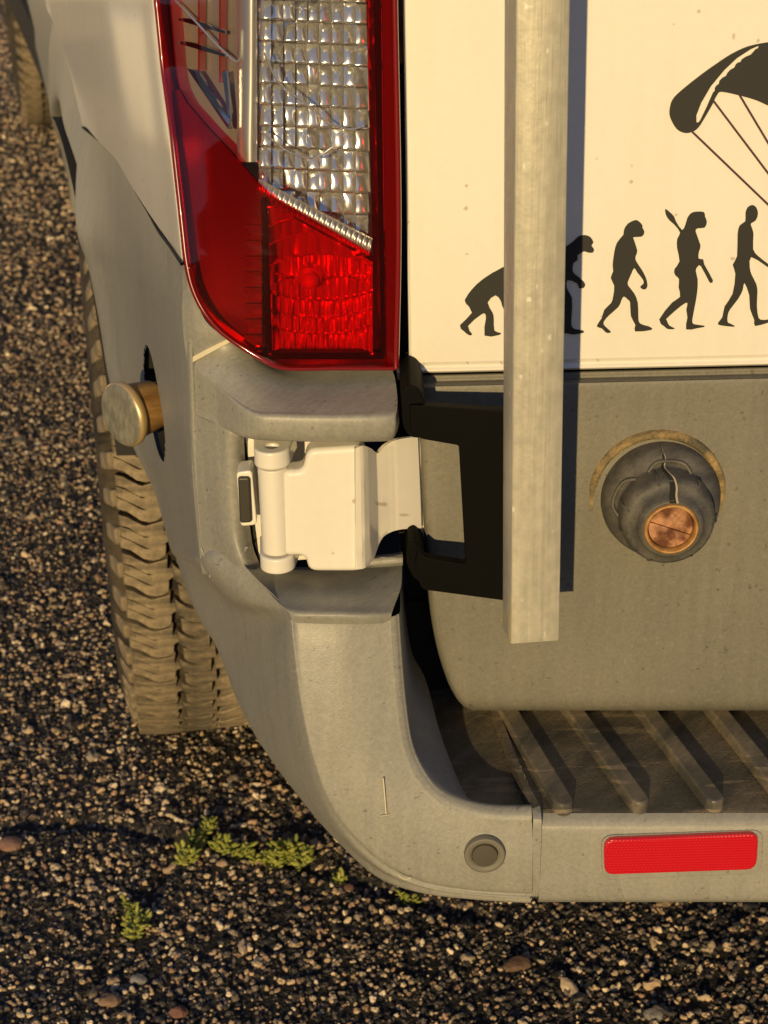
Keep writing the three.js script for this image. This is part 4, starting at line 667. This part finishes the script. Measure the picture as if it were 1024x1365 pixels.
  for (const x of [264, 292]) add('fin', strip(-300, x > 280 ? 110 : 95, k(x), k(x + 2.2), -0.020, 2, 20, 0.006), M.redSolid, lamp);
  for (const y of [24, 55]) add('cross_bar', gridGeo(fine([[[238, y], [258, y + 2], [300, y + 17]], [[238, y + 3], [258, y + 9], [300, y + 21]]].map((r) => r.map(([x, yy]) => P(x, yy, LZ(x, yy) - 0.018))), 6, 3), 0.002), M.mirror, lamp);
  const quad = (a, b, c, d, dz) => gridGeo(fine([[P(...a, LZ(...a) + dz), P(...b, LZ(...b) + dz)], [P(...c, LZ(...c) + dz), P(...d, LZ(...d) + dz)]], 6, 6, true, true), 0.002);
  add('mirror_strip', quad([249, 91], [264, 95], [304, 172], [306, 160], -0.011), M.mirror, lamp);
  add('mirror_strip', quad([296, 96], [302, 94], [306, 172], [308, 170], -0.013), M.mirror, lamp);
  // sloping ribbed trim between the clear and the red chamber
  const tr = []; for (let i = 0; i <= 150; i++) { const t = i / 150, x = lerp(345, 497, t), y = lerp(238, 318, t), w = Math.abs(((i % 7) / 7) - 0.5) * 2, o = i % 7 === 0 ? -0.003 : 0.0015 * (1 - w); tr.push([P(x, y, LZ(x, y) - 0.012), P(x - 1, y + 4, LZ(x, y) - 0.006 + o * 0.2), P(x - 3, y + 13, LZ(x, y) - 0.005 + o), P(x - 4, y + 19, LZ(x, y) - 0.006 + o * 0.3), P(x - 5, y + 23, LZ(x, y) - 0.012)]); }
  add('ribbed_trim', gridGeo(tr[0].map((_, j) => tr.map((q) => q[j]))), M.chromeRough, lamp);
  // red chamber: mirror bowl of curved bands parted into flutes, with its bulb
  const low = (x) => (x - 352) * 0.56 + 268, bands = [262, 288, 312, 340, 372, 402, 424, 446, 473], nfl = [5, 9, 8, 15, 13, 16, 17, 19];
  for (let r = 0; r < 8; r++) { const n = nfl[r]; for (let c = 0; c < n; c++) {
    const x0 = lerp(358, 497, c / n), x1 = lerp(358, 497, (c + 1) / n), pts = [], jit = rr(-0.001, 0.001), tl = rr(-0.0016, 0.0016), up = rr(0.1, 0.5), rip = rr(0.0008, 0.0018);
    if (bands[r + 1] < low(x0) - 6) continue;
    const arc = (x, y) => clamp(y + (y < 372 ? 16 : -12) * ((x - 427) / 70) ** 2 * (y > 465 ? 0 : 1), low(x), 473);
    for (let j = 0; j <= 6; j++) { const row = [], b = Math.min(j / 5, 1); for (let i = 0; i <= 5; i++) { const a = i / 5, x = lerp(x0, x1, a), y = arc(x, lerp(bands[r], bands[r + 1], b)), rho = ((x - 427) / 95) ** 2 + ((y - 372) / 130) ** 2; row.push(P(x, y, LZ(x, y) - 0.012 - 0.030 * (1 - rho) + jit + tl * (a - 0.5) + rip * Math.sin(Math.PI * a) + ((j > 5 ? -0.5 : b - 0.5) * (bands[r + 1] - bands[r]) * 0.00054 * up))); } pts.push(row); }
    add('reflector_facet', gridGeo(pts), M.bright, lamp); } }
  { const rc = P(413, 374, -0.052), rb = new THREE.SphereGeometry(0.006, 20, 14); rb.scale(1, 1, 1.4); rb.translate(rc.x, rc.y, rc.z); add('bulb', uvWorld(rb), M.frost, lamp); const hg = new THREE.CylinderGeometry(0.0078, 0.009, 0.014, 20); hg.rotateX(Math.PI / 2); hg.translate(rc.x, rc.y, rc.z - 0.012); add('bulb_holder', uvWorld(hg), M.chromeRough, lamp); }
  for (let i = 0; i < 3; i++) add('louvre', strip(270 + i * 7, 275 + i * 7, k(356), (y) => 372 + i * 10, -0.016, 4, 2, 0.004), M.chromeRough, lamp);
  // darker side chamber, with a column of small louvres beside the divider
  add('side_chamber', strip(120, 470, (y) => xL(y) + 3, (y) => Math.min(xC(y) - 2, 349), -0.024, 12, 40), std({ color: lin(0.42, 0.38, 0.36), roughness: 0.25, metalness: 0.8 }), lamp);
  for (let i = 0; i < 8; i++) { const y = 300 + i * 21; add('louvre', strip(y, y + 9, (yy) => 324 + (yy - y) * 1.2, k(349), -0.016, 4, 3, 0.003, (x, yy) => 0.006 * (yy - y) / 9), M.chromeRough, lamp); }
}

// two low whitewashed walls ahead and to the left, outside the frame: they are what shines in the glossy flank
for (const [x, z, w, h, turn, label] of [[-2.95, -3.9, 2.3, 0.4, 0.06, 'lower and nearer of two whitewashed walls left of the van, seen only mirrored in its flank'], [-4.0, -6.6, 4.0, 1.25, 0.1, 'taller and farther of two whitewashed walls left of the van, seen only mirrored in its flank']]) {
  const g = new RoundedBoxGeometry(w, h, 0.25, 4, 0.07); uvWorld(g); const o = add(numbered('low_wall'), g, std({ map: T.paint, roughness: 0.9 }), scene); o.position.set(x, h / 2, z); o.rotation.y = turn; o.userData = { label, category: 'wall' };
}

// ───────────────────────── bar on its black bracket ─────────────────────────
{
  const rack = new THREE.Group(); rack.name = 'door_rack'; const c = P(700, 690, 0.06); rack.position.set(c.x, 0, 0); scene.add(rack);
  rack.userData = { label: 'square aluminium bar standing on a black steel bracket in front of the rear door', category: 'rack' };
  const loc = (g) => g.translate(-c.x, 0, 0);
  const FL2 = P(681, 858, 0.084), FR = P(745.5, 853.5, 0.084), BL = P(670, 836, 0.049);
  const tFL = P(688, 0, 0.084), tFR = P(760, 0, 0.084), tBL = P(672.5, 0, 0.049);
  const ext = (a, b, k) => a.clone().add(a.clone().sub(b).multiplyScalar(k));
  const BR = FR.clone().add(BL).sub(FL2), tBR = tFR.clone().add(tBL).sub(tFL);
  const corner = [[FL2, ext(tFL, FL2, 0.6)], [FR, ext(tFR, FR, 0.6)], [BR, ext(tBR, BR, 0.6)], [BL, ext(tBL, BL, 0.6)]];
  const ringPts = (which) => { const pts = corner.map((q) => q[which]), out = []; for (let i = 0; i < 4; i++) { const p = pts[i], a = pts[(i + 3) % 4], b = pts[(i + 1) % 4], r = 0.0011; const da = a.clone().sub(p).normalize(), db = b.clone().sub(p).normalize(); for (let k2 = 0; k2 <= 4; k2++) { const t = k2 / 4; out.push(p.clone().addScaledVector(da, r * (1 - t) ** 2).addScaledVector(db, r * t * t)); } } return out; };
  const b0 = ringPts(0), b1 = ringPts(1), cen = (l) => l.reduce((s, p) => s.add(p), V(0, 0, 0)).multiplyScalar(1 / l.length), c0 = cen(b0);
  const inner = b0.map((p) => p.clone().lerp(c0, 0.12)), innerUp = inner.map((p) => p.clone().add(V(0, 0.15, 0)));
  const loop = (l) => [...l, l[0]];
  const rows = [b1, ...[0.75, 0.5, 0.25].map((t) => b0.map((p, i) => p.clone().lerp(b1[i], t))), b0, inner, innerUp].map(loop);
  const g = gridGeo(rows); const g2 = toCreasedNormals(g, 0.6);
  // own uv so the brushing runs along each face
  { const p = g2.attributes.position, uv = []; for (let i = 0; i < p.count; i++) uv.push(p.getX(i) * 1 + p.getZ(i) * 1.7 + 2, p.getY(i) + 2); g2.setAttribute('uv', new THREE.Float32BufferAttribute(uv, 2)); }
  add('bar', loc(g2), M.alu, rack);
  // bracket: plate with two arms, cut from one thick section; the front leans out towards the bar
  const xa = P(556, 690, 0.0).x, sl = 0.30, z0 = 0.004, fr = (px, py) => { const n = V(-sl, 0, 1).normalize(); return onPlane(px, py, n, V(xa, 0, z0)); };
  const poly = roundPoly([[546, 540, 4], [682, 549, 4], [682, 802, 4], [562, 786, 6], [552, 758, 8], [558, 735, 4], [568, 744, 4], [621, 753, 4], [612, 594, 4], [560, 585, 6], [547, 574, 6]], 4);
  const pts = poly.map(([x, y]) => fr(x, y));
  const sh = new THREE.Shape(pts.map((p) => new THREE.Vector2(p.x, p.y)));
  const bg = new THREE.ExtrudeGeometry(sh, { depth: 0.008, bevelEnabled: true, bevelSize: 0.0006, bevelOffset: -0.0006, bevelThickness: 0.0006, bevelSegments: 2 });
  bg.translate(0, 0, -0.0086); { const p = bg.attributes.position; for (let i = 0; i < p.count; i++) { p.setZ(i, p.getZ(i) + z0 + sl * (p.getX(i) - xa)); } bg.computeVertexNormals(); }
  const bk = add('bracket', loc(uvWorld(bg)), M.black, rack);
  add('bracket_root', loc(prism(roundPoly([[534, 522, 8], [546, 512, 8], [560, 518, 8], [568, 540, 8], [566, 584, 8], [546, 584, 10], [536, 566, 8]], 8), flat(0.0), 0.06, { bevel: 0.001 })), M.black, bk);
  add('bracket_root', loc(prism(roundPoly([[543, 724, 6], [554, 722, 6], [567, 746, 8], [570, 784, 8], [550, 770, 8], [541, 750, 8]], 8), flat(-0.010), 0.05, { bevel: 0.001 })), M.black, bk);
  // back plate between the bar and the door
  add('back_plate', loc(uvWorld(new RoundedBoxGeometry(0.03, P(700, 560, 0.04).y - P(700, 790, 0.04).y, 0.012, 2, 0.001).translate(P(708, 690, 0.05).x, (P(700, 560, 0.04).y + P(700, 790, 0.04).y) / 2, 0.040))), M.black, bk);
}

renderer.render(scene, camera);
